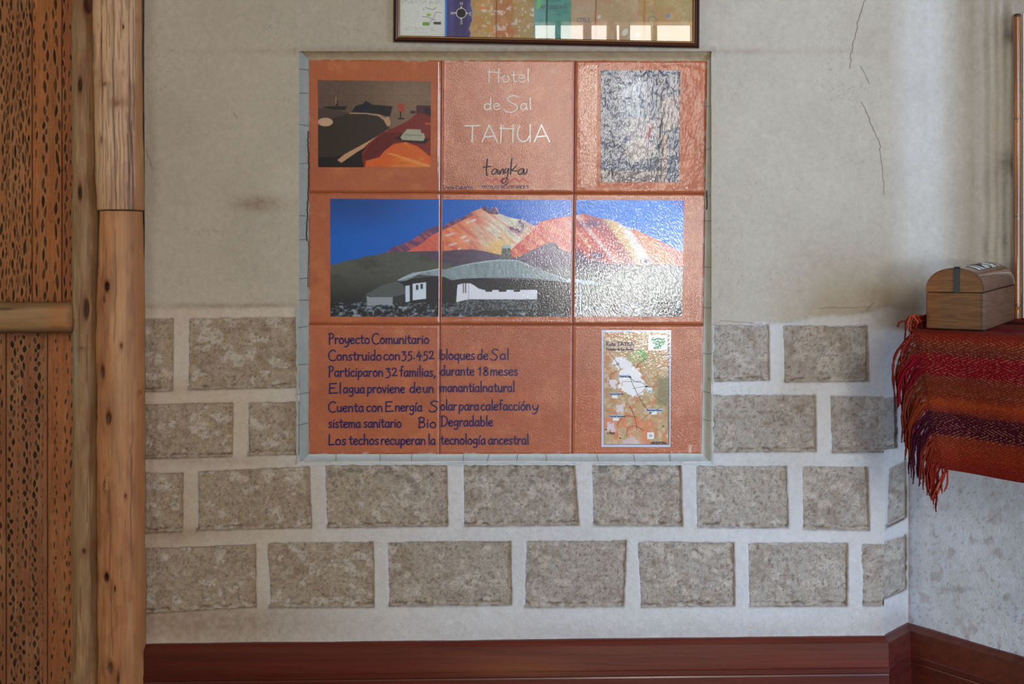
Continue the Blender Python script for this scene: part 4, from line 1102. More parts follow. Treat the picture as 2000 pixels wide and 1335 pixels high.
add_print('map_sheet', _pf, [(FX0 + 12, -200), (FX1 - 12, -200), (FX1 - 12, FY1 - 12), (FX0 + 12, FY1 - 12)], 1.15, framed, m_map, lift=-.002, plane=FrP, label='creased regional map sheet')
add_print('map_sheet', _pf, [(FX0 + 12, FY0 + 12), (FX1 - 12, FY0 + 12), (FX1 - 12, -200), (FX0 + 12, -200)], 4, framed, m_map, lift=-.002, plane=FrP)
class FrL:
    n = FrP.n
    @staticmethod
    def at(px, py, off=0.0): return FrP.at(px, py, -.0015)
m_pale = mat('pale_ink', col=lin((236, 236, 240)), rough=.5)
cx, cy, r = 900.5, 29, 9.6
th = np.linspace(0, 2 * math.pi, 41)
cmp_ = [(np.stack([cx + r * np.cos(th), cy + r * np.sin(th)], -1), 1.5)]
for dx, dy in ((0, -1), (0, 1), (1, 0), (-1, 0)):
    for k in range(4):
        a = r + k * 1.1; cmp_.append((np.array([(cx + dx * a, cy + dy * a), (cx + dx * (a + 1.1), cy + dy * (a + 1.1))]), 3.6 - k * .9))
for t, x, y in (('N', 898.5, 13), ('S', 898.7, 50), ('W', 880, 32), ('E', 916.6, 32.5)): cmp_ += word(t, x, x + (6 if t == 'W' else 4.2), y, 6.6, 1.1)
surf_ribbons('compass_rose', cmp_, FrL, 0, framed, m_pale, label='white printed compass with N S E W')
blu = mat('blue_ink', col=lin((92, 126, 150)), rough=.5)
c2 = [(np.stack([1274 + 8 * np.cos(th[18:]), 36 + 8 * np.sin(th[18:])], -1), 1.2)] + word('N', 1272.5, 1276, 20, 4.5, .7)
surf_ribbons('compass_rose', c2, FrL, 0, framed, blu)
surf_ribbons('lettering', word('CHILE', 1127, 1153, 41, 9.5, 1.0) + word('ARGENTINA', 1056, 1107, 17, 8.5, .9), FrL, 0, framed, mat('grey_ink', col=lin((112, 120, 140)), rough=.5))
surf_ribbons('lettering', word('ARGENTINA', 1296, 1344, 47, 5.5, .7), FrL, 0, framed, mat('ochre_ink', col=lin((150, 136, 110)), rough=.5))
surf_ribbons('map_roads', [(smooth([(831, 19), (838, 22), (846, 22.5), (852, 19)]), .9), (smooth([(838, 54), (841, 46), (846, 40), (850, 30), (853, 28), (862, 29)]), .8), (smooth([(824, 37), (835, 38), (844, 42), (850, 44)]), .8),
     (smooth([(827, 21), (827.5, 25)]), .9)], FrL, 0, framed, mat('slate_ink', col=lin((96, 100, 150)), rough=.5))
# glass pane
def glass():
    m = bpy.data.materials.new('picture_glass'); m.use_nodes = True; nt = m.node_tree; N = nt.nodes
    for n in list(N):
        if n.type != 'OUTPUT_MATERIAL': N.remove(n)
    out = [n for n in N if n.type == 'OUTPUT_MATERIAL'][0]
    tr = N.new('ShaderNodeBsdfTransparent'); gl = N.new('ShaderNodeBsdfGlossy'); gl.inputs['Roughness'].default_value = .0
    fz = N.new('ShaderNodeFresnel'); fz.inputs['IOR'].default_value = 1.52
    mx = N.new('ShaderNodeMixShader')
    nt.links.new(fz.outputs[0], mx.inputs[0]); nt.links.new(tr.outputs[0], mx.inputs[1]); nt.links.new(gl.outputs[0], mx.inputs[2]); nt.links.new(mx.outputs[0], out.inputs[0])
    return m
gm = glass()
link('glass_pane', raw_mesh('glass_pane', [FrP.at(x, y, .0005) for x, y in ((FX0 + 11, FY0 + 11), (FX1 - 11, FY0 + 11), (FX1 - 11, FY1 - 11), (FX0 + 11, FY1 - 11))], [(0, 3, 2, 1)], smooth=False), gm, framed)

# ------------------------------------------------------------------ rest of the room (floor, ceiling, far walls with windows)
m_plain = mat('plain_plaster', col=lin((186, 172, 148)), rough=.85, bump=(60, .3), grain=((8, 8, 8), .9, 1.08))
m_floor = mat('floor_boards', col=lin((150, 108, 76)), rough=.45, grain=((2, 30, 30), .7, 1.1))
m_ceil = mat('straw_ceiling', col=lin((150, 112, 70)), rough=.9, grain=((3, 60, 60), .6, 1.1))
RX, RY = 2.6, -5.0
e1 = RIGHT.w(WL, 0, 0)
XR = e1[0]
V, Fc, _ = box(-2.4, 3.0, -5.3, .24, -.1, 0); link('floor', raw_mesh('floor', V, Fc, smooth=False), m_floor, origin=(0, 0, 0), kind='structure')
V, Fc, _ = box(-2.4, 3.0, -5.3, .24, 3.0, 3.1); link('ceiling', raw_mesh('ceiling', V, Fc, smooth=False), m_ceil, origin=(0, 0, 0), kind='structure')
# back wall with a row of high panes and a low window
panes = [(.169, .319), (.356, .525), (.58, .70), (.765, .795), (.8625, 1.03), (1.06, 1.32)]
holes = [(a, b, 1.80, 2.86) for a, b in panes] + [(.70, 1.20, .72, 1.14)]
us = sorted({-2.5, XR + .1, .70, 1.20} | {x for p in panes for x in p}); zs = [0, .72, 1.14, 1.80, 2.86, 3.0]
V, Fc = cells_wall(us, zs, holes, .12, lambda u, o, z: (u, -5.0 - o, z))
link('wall_back', raw_mesh('wall_back', V, Fc, smooth=False), m_plain, origin=(0, 0, 0), kind='structure')
V, Fc = cells_wall([e1[1] + .1, -1.75, -4.05, -5.12][::-1], [0, .2, 2.2, 3.0], [(-4.05, -1.75, .2, 2.2)], .12, lambda u, o, z: (XR + o, u, z))
link('wall_side', raw_mesh('wall_side', V, Fc, smooth=False), m_plain, origin=(0, 0, 0), kind='structure')
V, Fc = cells_wall([-5.12, -2.2, -1.2, .24], [0, .55, 2.15, 3.0], [(-2.2, -1.2, .55, 2.15)], .12, lambda u, o, z: (-2.4 - o, u, z))
link('wall_left', raw_mesh('wall_left', V, Fc, smooth=False), m_plain, origin=(0, 0, 0), kind='structure')

V, Fc, _ = box(1.15, 1.25, -2.55, -1.3, 0, 3.0); link('added_light_blocker', raw_mesh('added_light_blocker', V, Fc, smooth=False), m_plain, origin=(0, 0, 0), kind='structure')  # unseen wall stub added to keep side door light off the left

# ------------------------------------------------------------------ left door of cactus wood and its log post
m_log = mat('pine_log', vcol=True, rough=.5, spec=.35, bump=(30, .25, (8, 8, .6)), bdist=.002, grain=((150, 150, 4.0), .84, 1.1), bump2=(300, .2))
m_rail = mat('rail_log', vcol=True, rough=.55, spec=.35, bump=(30, .25, (.6, 8, 8)), bdist=.002, grain=((3, 70, 70), .8, 1.08))
m_cactus = mat('cactus_wood', vcol=True, rough=.7, spec=.25, bump=(90, .4, (3, 3, .6)), bdist=.0015, grain=((240, 240, 14), .7, 1.12))

def log_v(name, xl, xr, y0, y1, rad, parent, base, knots, seed, ycen=0.0, strip=None, checks=0, top_open=False, cols=()):
    """vertical half-round log; xl, xr: functions of the row giving its px edges at the wall face"""
    na = 110; ny = int((y1 - y0) / 3.2) + 1
    a, Yr = np.meshgrid(np.linspace(-1, 1, na), np.linspace(y0, y1, ny))
    L = np.vectorize(xl)(Yr); R = np.vectorize(xr)(Yr)
    L = L + (fbm(Yr / 70, Yr * 0, seed) - .5) * 5; R = R + (fbm(Yr / 60, Yr * 0, seed + 1) - .5) * 3
    ang = a * math.pi / 2
    X = (L + R) / 2 + (R - L) / 2 * np.sin(ang)
    yy = -rad * np.cos(ang) ** .85
    n = fbm(a * 3 + 9, Yr / 60, seed + 2); yy = yy + (n - .5) * .006
    C = np.ones(X.shape + (3,)) * lin(base) * (.85 + .3 * fbm(a * 2 + 3, Yr / 110, seed + 3))[..., None]
    put(C, sst(.5, .7, fbm(X / 12, Yr / 90, seed + 4)) * .35, lin((112, 74, 46)))
    put(C, sst(.55, .75, fbm(X / 14, Yr / 120, seed + 5)) * .35, lin((206, 170, 126)))
    put(C, sst(.58, .72, fbm(X / 3.5, Yr / 46, seed + 6, 3)) * .3, lin((104, 66, 44)))
    put(C, sst(.6, .75, fbm(X / 20, Yr / 30, seed + 7, 3)) * .25, lin((150, 84, 50)))
    for cf in cols: cf(X, Yr, C)
    for i in range(checks):                                     # drying checks: fine grooves along the grain
        r_ = random.Random(seed * 31 + i)
        cx = r_.choice([r_.uniform(.45, .8), r_.uniform(.15, .9)]); y_a = r_.uniform(y0, y1); ln = r_.uniform(30, 260)
        g = np.exp(-(((a + 1) / 2 - cx - (fbm(Yr / 50, Yr * 0, i) - .5) * .03) * (R - L) / .75) ** 2) * sst(y_a - 10, y_a + 5, Yr) * sst(y_a + ln + 10, y_a + ln, Yr)
        yy = yy + g * .0008; put(C, g * .6, lin((92, 58, 40)))
    for kx, ky, rx, ry, dk in knots:
        rr = np.sqrt(((X - kx) / rx) ** 2 + ((Yr - ky) / ry) ** 2)
        put(C, np.exp(-(rr / 2.2) ** 2) * .6, lin((130, 72, 40)))
        put(C, sst(1.15, .7, rr) * dk, lin((44, 22, 14)))
        yy = yy + np.exp(-rr ** 2) * .012 * dk - np.exp(-((rr - 1.7) / .7) ** 2) * .0018
    if strip:
        m_ = sst(-2, 1.5, X - strip); put(C, m_ * .7, lin((182, 122, 72)))
    yy = yy + ycen
    d = D + 0 * yy
    V = np.stack([(X - 1000) / F * D, yy, EYE + (HOR - Yr) / F * D], -1)
    # perspective: the bulge comes towards the camera, keep the outline at the wall face
    nV_ = V.reshape(-1, 3)
    Fg = [list(f) for f in grid_faces(ny, na)]
    n0 = len(nV_)
    # flat back and end caps
    top = [i for i in range(na)]; bot = [(ny - 1) * na + i for i in range(na)]
    lf = [i * na for i in range(ny)]; rt = [i * na + na - 1 for i in range(ny)]
    bk_ = nV_[[0, na - 1, (ny - 1) * na, ny * na - 1]].copy()
    Fg.append(top); Fg.append(bot[::-1]); Fg.append(lf[::-1] + rt)
    me = raw_mesh(name, nV_, Fg, C.reshape(-1, 3))
    return me

door = empty('door_1', ((-1.25 - .9) / 2, -.01, 0), kind='structure')
# cactus boards
def cactus_board(px0, px1, py0, py1, cols_, seed, slant=0.0, tone=(166, 108, 64), small=1.0):
    st = 1.35
    nx = int((px1 - px0) / st) + 1; ny = int((py1 - py0) / st) + 1
    X, Y = np.meshgrid(np.linspace(px0, px1, nx), np.linspace(py0, py1, ny))
    dep = (fbm(X / 9, Y / 50, seed) - .5) * .0030
    C = np.ones(X.shape + (3,)) * lin(tone) * (.80 + .40 * fbm(X / 18, Y / 120, seed + 1))[..., None]
    put(C, sst(.5, .75, fbm(X / 7, Y / 60, seed + 2)) * .35, lin((130, 76, 44)))
    put(C, sst(.55, .8, fbm(X / 30, Y / 90, seed + 3)) * .35, lin((176, 138, 96)))
    r = random.Random(seed)
    holes_ = []
    for (cx, w_, h_, gap, zig) in cols_:
        y = py0 - r.uniform(0, 30); k = 0; drift = r.uniform(0, 6)
        while y < py1 + 20:
            h = h_ * r.uniform(.6, 1.4); ww = w_ * r.uniform(.6, 1.1)
            xx = cx + math.sin(y / 90 + drift) * w_ * .5 + (zig if k % 2 else -zig) * r.uniform(.5, 1.1) + slant * (y - py0)
            if r.random() > .06: holes_.append((xx, y + h / 2, ww / 2, h / 2, r.uniform(.6, 1.0), r.uniform(-.12, .12)))
            y += h * gap * r.uniform(.8, 1.3); k += 1
    HM = np.zeros(X.shape)
    gx = (px1 - px0) / (nx - 1); gy = (py1 - py0) / (ny - 1)
    for hx, hy, a, b, dd, sk in holes_:
        i0 = max(0, int((hx - 3 * a - 3 - px0) / gx)); i1 = min(nx, int((hx + 3 * a + 4 - px0) / gx) + 1)
        j0 = max(0, int((hy - 1.4 * b - py0) / gy)); j1 = min(ny, int((hy + 1.4 * b - py0) / gy) + 1)
        if i1 <= i0 or j1 <= j0: continue
        xs = X[j0:j1, i0:i1] - hx - sk * (Y[j0:j1, i0:i1] - hy); ys = (Y[j0:j1, i0:i1] - hy) / b
        wdt = a * np.clip(1 - np.abs(ys) ** 1.8, 0, 1)
        m = sst(.9, -.5, np.abs(xs) - wdt) * (np.abs(ys) < 1) * dd
        HM[j0:j1, i0:i1] = np.maximum(HM[j0:j1, i0:i1], m)
        rim = np.exp(-((np.abs(xs) - wdt - 1.4) / 1.0) ** 2) * (np.abs(ys) < 1.05) * .6 * min(1, a / 2.5)
        sub = C[j0:j1, i0:i1]; put(sub, rim * (1 - m) * .8, lin((180, 150, 118)))
        dep[j0:j1, i0:i1] -= rim * .0012
    # small pores
    po = sst(.80, .9, vn(X / 1.6, Y / 9, seed + 9)) * .7 * small
    dep = dep + HM * .008 + po * .0012
    put(C, po * .6, lin((70, 40, 26)))
    put(C, np.clip(HM, 0, 1) * .88, lin((66, 54, 38)))
    put(C, sst(.7, 1, HM) * .5, lin((36, 32, 24)))
    ed = np.minimum(X - px0, px1 - X); dep = dep + .004 * sst(1.6, 0, ed); put(C, sst(1.6, .2, ed) * .7, lin((50, 32, 24)))
    y = .012 + dep; d = D + y
    V = np.stack([(X - 1000) / F * d, y, EYE + (HOR - Y) / F * d], -1).reshape(-1, 3)
    Fg = [list(f) for f in grid_faces(ny, nx)]
    cn = [0, nx - 1, ny * nx - 1, (ny - 1) * nx]; n0 = len(V)
    Vb = V[cn].copy(); Vb[:, 1] = .05
    Fg += [[n0, n0 + 3, n0 + 2, n0 + 1][::-1]]
    return link('cactus_board', raw_mesh('cactus_board', np.concatenate([V, Vb]), Fg, np.concatenate([C.reshape(-1, 3), C.reshape(-1, 3)[cn]])), m_cactus, door)
# (column centre, width, height, gap, zigzag)
cactus_board(-60, 63, -70, 598, [(-45, 5, 20, 1.0, 3), (-25, 5, 20, 1.0, 3), (-8, 4, 20, 1.0, 4), (5, 4.6, 19, 1.0, 2.4), (13, 1.8, 14, 1.1, 1), (18, 2.0, 15, 1.1, 1.2), (26, 4.8, 20, 1.0, 2.4), (33, 1.8, 14, 1.1, 1), (37, 1.6, 13, 1.2, 1), (44, 4.8, 22, .95, 2.6), (51, 1.8, 14, 1.1, 1), (57, 4.0, 20, 1.0, 1.8)], 11, small=1.3)
cactus_board(63, 121, -70, 598, [(68, 3.4, 22, 1.5, 1.2), (86, 5.6, 21, .92, 3.2), (109, 5.8, 24, .92, 2.8)], 12, tone=(172, 108, 62), slant=.006)
cactus_board(121, 150, -70, 598, [(125, 4.0, 19, 1.15, 1.6), (136, 2.2, 12, 2.2, 2)], 13, tone=(158, 94, 58), slant=.006)
cactus_board(-60, 12, 640, 1430, [(-40, 7, 16, 1.0, 3), (-20, 7, 16, 1.0, 3), (2, 4, 16, 1.8, 2)], 14, tone=(152, 98, 64))
cactus_board(12, 93, 640, 1430, [(24, 7.0, 13, .92, 3.4), (48, 7.0, 13, .92, 3.6), (71, 7.0, 13, .92, 3.2), (36, 1.6, 8, 2, 1), (60, 1.5, 8, 2.2, 1), (84, 1.4, 9, 2.2, 1)], 15, tone=(152, 100, 68), slant=-.003)
cactus_board(93, 150, 640, 1430, [(112, 2.4, 11, 1.6, 2), (133, 2.8, 13, 1.7, 2.5), (142, 3.0, 14, 1.9, 1.5)], 16, tone=(170, 110, 70), slant=-.012)
cactus_board(-190, -60, -70, 598, [(-180 + 17 * k, 5, 20, 1.0, 3) for k in range(7)], 17)
cactus_board(-190, -60, 640, 1430, [(-176 + 19 * k, 6.5, 14, 1.0, 3.2) for k in range(7)], 18, tone=(154, 98, 64))
def green_side(a, b, c=(148, 140, 112), al=.5):
    return lambda X, Y, C: put(C, sst(b, a, X) * al, lin(c))
me = log_v('door_stile', lambda y: 145 if y < 620 else 147, lambda y: np.interp(y, [0, 400, 1000, 1335], [190, 193, 194, 196]), -70, 1420, .038, door, (158, 128, 92),
           [(168, 170, 4, 16, .8), (168, 378, 4, 16, .8), (179, 602, 4.5, 22, .75), (181, 15, 7, 20, .8), (176, 1068, 3, 5, .6), (171, 677, 4, 2, .4)], 51, checks=9,
           cols=[green_side(150, 168), lambda X, Y, C: put(C, np.exp(-((X - 158) / 6) ** 2) * np.exp(-((Y - 700) / 60) ** 2) * .7, lin((150, 158, 146)))])
link('door_stile', me, m_log, door)
me = log_v('door_stile', lambda y: -240, lambda y: -188, -70, 1420, .038, door, (158, 128, 92), [(-212, 300, 4, 14, .8), (-216, 900, 4, 16, .8)], 52, checks=5)
link('door_stile', me, m_log, door)
# rail: half log across, rounded right end
na, nx_ = 40, 80
xx = np.concatenate([np.linspace(-188, 128, 80), 128 + 26 * np.sin(np.linspace(0, math.pi / 2, 30))[1:]])
A_, XX = np.meshgrid(np.linspace(-1, 1, na), xx)
endk = np.sqrt(np.clip(1 - np.clip((XX - 136) / 18.5, 0, 1) ** 3, 0, 1))
hh = (30 + (fbm(XX / 40, XX * 0, 61) - .5) * 3) * (.82 + .18 * endk)
YY = 619 + hh * np.sin(A_ * math.pi / 2) + (XX - 60) * -.004
yd = -(.010 + .034 * np.cos(A_ * math.pi / 2) ** .8) * endk - .008 + (fbm(XX / 30, YY / 30, 62) - .5) * .003
Cc = np.ones(XX.shape + (3,)) * lin((160, 126, 86))
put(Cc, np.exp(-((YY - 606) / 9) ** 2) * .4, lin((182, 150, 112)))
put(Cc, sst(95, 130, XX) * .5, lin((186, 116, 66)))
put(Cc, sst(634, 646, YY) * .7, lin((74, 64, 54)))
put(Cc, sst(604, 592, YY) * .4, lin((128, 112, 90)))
put(Cc, np.clip(np.exp(-(((XX - 28) / 20) ** 2 + ((YY - 601) / 3.2) ** 2)) * 1.3, 0, 1) * .75, lin((70, 50, 36)))
put(Cc, sst(.55, .75, fbm(XX / 50, YY / 7, 63)) * .4, lin((120, 88, 60)))
V = np.stack([(XX - 1000) / F * D, yd, EYE + (HOR - YY) / F * D], -1).reshape(-1, 3)
Fg = [list(f) for f in grid_faces(len(xx), na, flip=True)]
Fg.append([i * na for i in range(len(xx))] + [i * na + na - 1 for i in range(len(xx))][::-1])
link('door_rail', raw_mesh('door_rail', V, Fg, Cc.reshape(-1, 3)), m_rail, door)
V, Fc, _ = box(-1.54, -.96, .03, .06, 0, 1.86); link('door_backing', raw_mesh('door_backing', V, Fc, smooth=False), mat('dark_backing', col=lin((60, 44, 32)), rough=.9), door)

me = log_v('log_post', lambda y: np.interp(y, [0, 200, 412], [187, 190, 195]), lambda y: np.interp(y, [0, 200, 412], [279.5, 281, 284]), -90, 411, .056, None, (218, 180, 144),
           [(195, 84, 2.5, 4, .9), (198, 350, 2, 6, .7), (257, 62, 1.2, 4, .9), (246, 208, 6, 5, .2), (215, 278, 3, 6, .3), (222, 172, 6, 3, .25)], 53, ycen=-.006, checks=46, strip=276,
           cols=[lambda X, Y, C: put(C, np.exp(-(((X - 232) / 22) ** 2 + ((Y - 270) / 90) ** 2)) * .5, lin((214, 186, 156))),
                 lambda X, Y, C: put(C, sst(330, 400, Y) * .3, lin((150, 108, 84)))])
link('door_post', me, m_log, None, label='upper half-round log of the door post, pale with fine drying cracks', cat='post')
me = log_v('log_post', lambda y: np.interp(y, [412, 650, 1335], [198, 192, 196]), lambda y: np.interp(y, [412, 600, 900, 1335], [280, 283.5, 284.5, 287]), 413, 1420, .052, None, (184, 130, 88),
           [(223, 558, 5, 10, 1.0), (218, 583, 2.5, 7, .4), (213, 722, 5, 13, .7), (227, 810, 6, 14, .75), (222, 1116, 5, 9, 1.0), (230, 1288, 6, 12, .5), (240, 1137, 1.5, 5, .9), (259, 960, 1.5, 4, .6),
            (198, 520, 2, 4, .8), (280, 765, 2.5, 6, .8), (252, 672, 2, 5, .5), (197, 812, 1.6, 5, .7), (246, 1310, 2, 14, .6)], 57, checks=7, strip=274,
           cols=[lambda X, Y, C: put(C, np.exp(-(((X - 250) / 14) ** 2 + ((Y - 640) / 260) ** 2)) * .45, lin((222, 182, 140))),
                 lambda X, Y, C: put(C, sst(.5, .6, fbm(X / 10, Y / 14, 66)) * np.exp(-(((X - 222) / 14) ** 2 + ((Y - 936) / 22) ** 2)) * .9, lin((120, 72, 44))),
                 lambda X, Y, C: put(C, np.exp(-(((X - 224) / 9) ** 2 + ((Y - 1010) / 40) ** 2)) * .45, lin((140, 90, 62)))])
link('door_post', me, m_log, None, label='lower half-round log of the door post, orange brown with dark knots', cat='post')

# ------------------------------------------------------------------ red wooden baseboards
m_base = mat('red_stained_wood', vcol=True, rough=.32, spec=.45, coat=.25, coat_rough=.2, bump=(25, .15, (1, 8, 8)), grain=((2.2, 45, 60), .62, 1.18))
BP = [(0.0, 0), (.006, .001), (.013, .008), (.017, .012), (.018, .070), (.021, .0725), (.021, .083), (.0185, .0865), (.0195, .090), (.0195, .30)]   # (out, below the top edge)
def baseboard(name, pts, ztop, col, nseg=60, extra=None):
    """pts: plan polyline of the wall line with outward directions; extruded profile"""
    V = []; C = []
    n = 0
    rows = []
    for i in range(nseg + 1):
        t = i / nseg
        p = [pts[0][k] * (1 - t) + pts[1][k] * t for k in range(4)]
        zt_ = ztop[0] * (1 - t) + ztop[1] * t
        for o, dz in BP:
            V.append((p[0] + p[2] * o, p[1] + p[3] * o, max(0, zt_ - dz)))
            c = lin(col)
            if .001 < dz < .013: c = c * .8 + lin((120, 96, 80)) * .12
            if .0725 <= dz <= .09: c = c * .75
            C.append(c)
        V.append((p[0] - p[2] * .004, p[1] - p[3] * .004, 0)); C.append(lin(col))
        V.append((p[0] - p[2] * .004, p[1] - p[3] * .004, zt_)); C.append(lin(col))
    m_ = len(BP) + 2
    Fg = []
    for i in range(nseg):
        for k in range(m_):
            k2 = (k + 1) % m_
            Fg.append([i * m_ + k, (i + 1) * m_ + k, (i + 1) * m_ + k2, i * m_ + k2])
    Fg.append([k for k in range(m_)]); Fg.append([nseg * m_ + k for k in range(m_)][::-1])
    V = np.array(V); C = np.array(C)
    if extra: extra(V, C)
    return link(name, raw_mesh(name, V, Fg, C, smooth=False), m_base, origin=(0, 0, 0), kind='structure')
zL = EYE + (HOR - 1256) / F * D; zR = EYE + (HOR - 1240) / F * D
def mitre(n1, n2):
    v = np.array(n1) + np.array(n2); v = v / (v @ np.array(n1)); return v
nF, nC, nR = FRONT.n, CORN.n, RIGHT.n
m1 = mitre(nF, nC); m2 = mitre(nC, nR)
xl0 = (286 - 1000) / F * D
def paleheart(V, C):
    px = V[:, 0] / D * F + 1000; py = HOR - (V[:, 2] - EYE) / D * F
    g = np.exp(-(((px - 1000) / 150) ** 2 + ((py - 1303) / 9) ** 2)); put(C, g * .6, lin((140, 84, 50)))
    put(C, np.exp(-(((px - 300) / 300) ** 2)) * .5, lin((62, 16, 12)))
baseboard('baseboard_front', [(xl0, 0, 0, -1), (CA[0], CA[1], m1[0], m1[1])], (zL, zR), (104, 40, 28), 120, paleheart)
zC = zR
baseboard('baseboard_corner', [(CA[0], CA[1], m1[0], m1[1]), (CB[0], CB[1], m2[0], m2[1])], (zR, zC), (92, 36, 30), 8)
eR = RIGHT.w(WL, 0, 0)
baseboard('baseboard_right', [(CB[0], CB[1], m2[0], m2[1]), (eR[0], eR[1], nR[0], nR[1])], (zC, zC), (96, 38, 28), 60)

# ------------------------------------------------------------------ wall shelf
ZS = .991
SL = .05                                                     # the shelf rises a little towards the wall
E0 = np.array((.864, -.27)); ED = np.array((.161, -.18)); ED /= np.hypot(*ED)      # front edge runs from E0 along ED
NS = np.array((-ED[1], ED[0])) * 1.0                                               # from the edge back to the wall
if NS[0] < 0: NS = -NS
m_board = mat('shelf_board', col=lin((96, 62, 40)), rough=.6, grain=((6, 40, 40), .75, 1.1))
LS = 1.1
poly = [tuple(E0 + NS * .014 + ED * .016), tuple(E0 + ED * LS + NS * .012), tuple(np.array(RIGHT.w(1.33, .005, 0)[:2])), tuple(np.array(RIGHT.w(.02, .005, 0)[:2])), (1.0, .02)]
V, Fc, _ = prism(poly, ZS - .040, ZS - .013)
V = [(x, y, z + SL * max(0, (np.array((x, y)) - E0) @ NS)) for x, y, z in V]
link('wall_shelf', raw_mesh('wall_shelf', V, Fc, smooth=False), m_board, None, label='wooden corner shelf on the right wall hidden under the red woven rug', cat='shelf')

# ------------------------------------------------------------------ woven rug
rug = empty('woven_rug', (E0[0], E0[1], ZS - .3), label='red and orange striped woven rug hanging over the shelf edge', cat='rug')
STR = [(0, (116, 34, 24)), (.012, (118, 40, 26)), (.022, (104, 46, 32)), (.040, (92, 36, 26)), (.044, (116, 13, 25)), (.084, (110, 12, 24)), (.088, (100, 42, 28)), (.118, (104, 44, 26)),
       (.128, (106, 36, 22)), (.142, (138, 56, 22)), (.154, (122, 44, 26)), (.163, (98, 34, 30)), (.167, (62, 16, 32)), (.208, (60, 15, 30)), (.213, (110, 40, 26)), (.236, (122, 42, 24)), (.262, (116, 32, 22)), (.30, (100, 24, 22))]
def stripe(v):
    v = np.asarray(v, float); s_ = np.array([q[0] for q in STR]); c_ = np.array([lin(q[1]) for q in STR])
    return np.stack([np.interp(v, s_, c_[:, k]) for k in range(3)], -1)
def drape_base(s, v):
    """point on the hanging face; s along the edge from E0, v down from the fold"""
    return s, v
HANG = .283
ns, nv = 900, 320
nt_ = 120
s1 = np.linspace(0.0, LS, ns)
vdep = np.concatenate([np.linspace(-.42, -.012, nt_), np.linspace(-.010, HANG, nv)])
S_, VV = np.meshgrid(s1, vdep)
S0 = np.where(VV > 0, .012 + .062 * np.clip(VV / HANG, 0, 1) * np.exp(-S_ / .1), .0)     # the left edge slants in as it hangs
SS = S_ * (1 - S0 / LS) + S0
out = np.where(VV > 0, .006 + .006 * np.sin(SS * 23 + 1) * VV / HANG + .010 * (fbm(SS * 9, VV * 5, 71) - .5) * np.clip(VV / .05, 0, 1), 0)
fold = .010
hx = E0[0] + ED[0] * SS; hy = E0[1] + ED[1] * SS
back = np.where(VV < 0, -VV, 0)
SHR = .475 * (1 - S_ / LS)
SS_ = SS
# the back edge stops at the walls
pf = []
lim = np.empty(ns)
for i, s_ in enumerate(s1):
    p = E0 + ED * s_
    NSs = NS - ED * .475 * (1 - s_ / LS)
    l1 = ((CB - p) @ nR) / (NSs @ nR)                      # distance to the right wall along NS
    l2 = ((CB - p) @ nC) / (NS @ nC) if abs(NS @ nC) > 1e-6 else 9
    l3 = ((np.array((0, 0)) - p) @ nF) / (NSs @ nF)
    c_ = [l for l in (l1, l3) if l > 0]
    lim[i] = min(c_) - .012
back = np.minimum(back, lim[None, :])
rise = .0035 * fbm(S_ * 30, VV * 30, 73)
Xr = hx + (NS[0] - ED[0] * SHR) * back - NS[0] * out; Yr = hy + (NS[1] - ED[1] * SHR) * back - NS[1] * out
tt = np.clip((VV + .012) / .024, 0, 1)
Zr = np.where(VV < 0, ZS - .002 + rise * np.clip(-VV / .02, 0, 1), ZS - .002 - VV + .000) - .006 * tt
Zr = Zr + np.where(VV > 0, .012 * (fbm(SS * 4, VV * 0, 75) - .5) * np.clip(VV / HANG, 0, 1), 0) - np.where(VV > 0, .003 * np.exp(-SS / .03) * 0, 0)
vp = np.where(VV < 0, .30 - np.abs(VV) * .0 , VV)
C = stripe(np.where(VV < 0, 0, VV) + (fbm(S_ * 20, VV * 60, 76) - .5) * .006)
onb = VV < -.002
C[onb] = stripe((np.abs(VV) * .9) % .28)[onb] * .9
C = C * (.72 + .56 * fbm(S_ * 500, VV * 340, 77, 2))[..., None]
# pale weft dots in a diamond twill
us_ = S_ / .0021; vs_ = VV / .0019
zig = np.abs(((us_ * .5 + 2.2 * np.abs(((vs_ / 8) % 1) - .5) * 4) % 4) - 2)
dia = (np.abs(((us_ + 2.4 * vs_ * np.sign(((vs_ / 7) % 2) - 1)) % 7) - 3.5) < 1.0)
act = np.interp(VV, [-.02, .004, .012, .045, .06, .09, .10, .12, .15, .172, .18, .212, .22, .26, .29], [0, .2, .9, .85, .6, .75, .35, .5, .3, .55, .85, .85, .4, .3, .1])
dots = sst(.45, .62, vn(S_ * 420, VV * 420, 79)) * dia
dcol = lin((188, 128, 104))
put(C, dots * act * .7, dcol)
Zr = Zr + SL * back
Vr = np.stack([Xr, Yr, Zr], -1)
m_rug = mat('woven_wool', vcol=True, rough=.95, spec=.1, bump=(420, .9, (1, 1, .7)), bdist=.0016)
nyr = len(vdep)
fr_ = grid_faces(nyr, ns, flip=False)
link('rug_cloth', raw_mesh('rug_cloth', Vr, fr_, C), m_rug, rug)
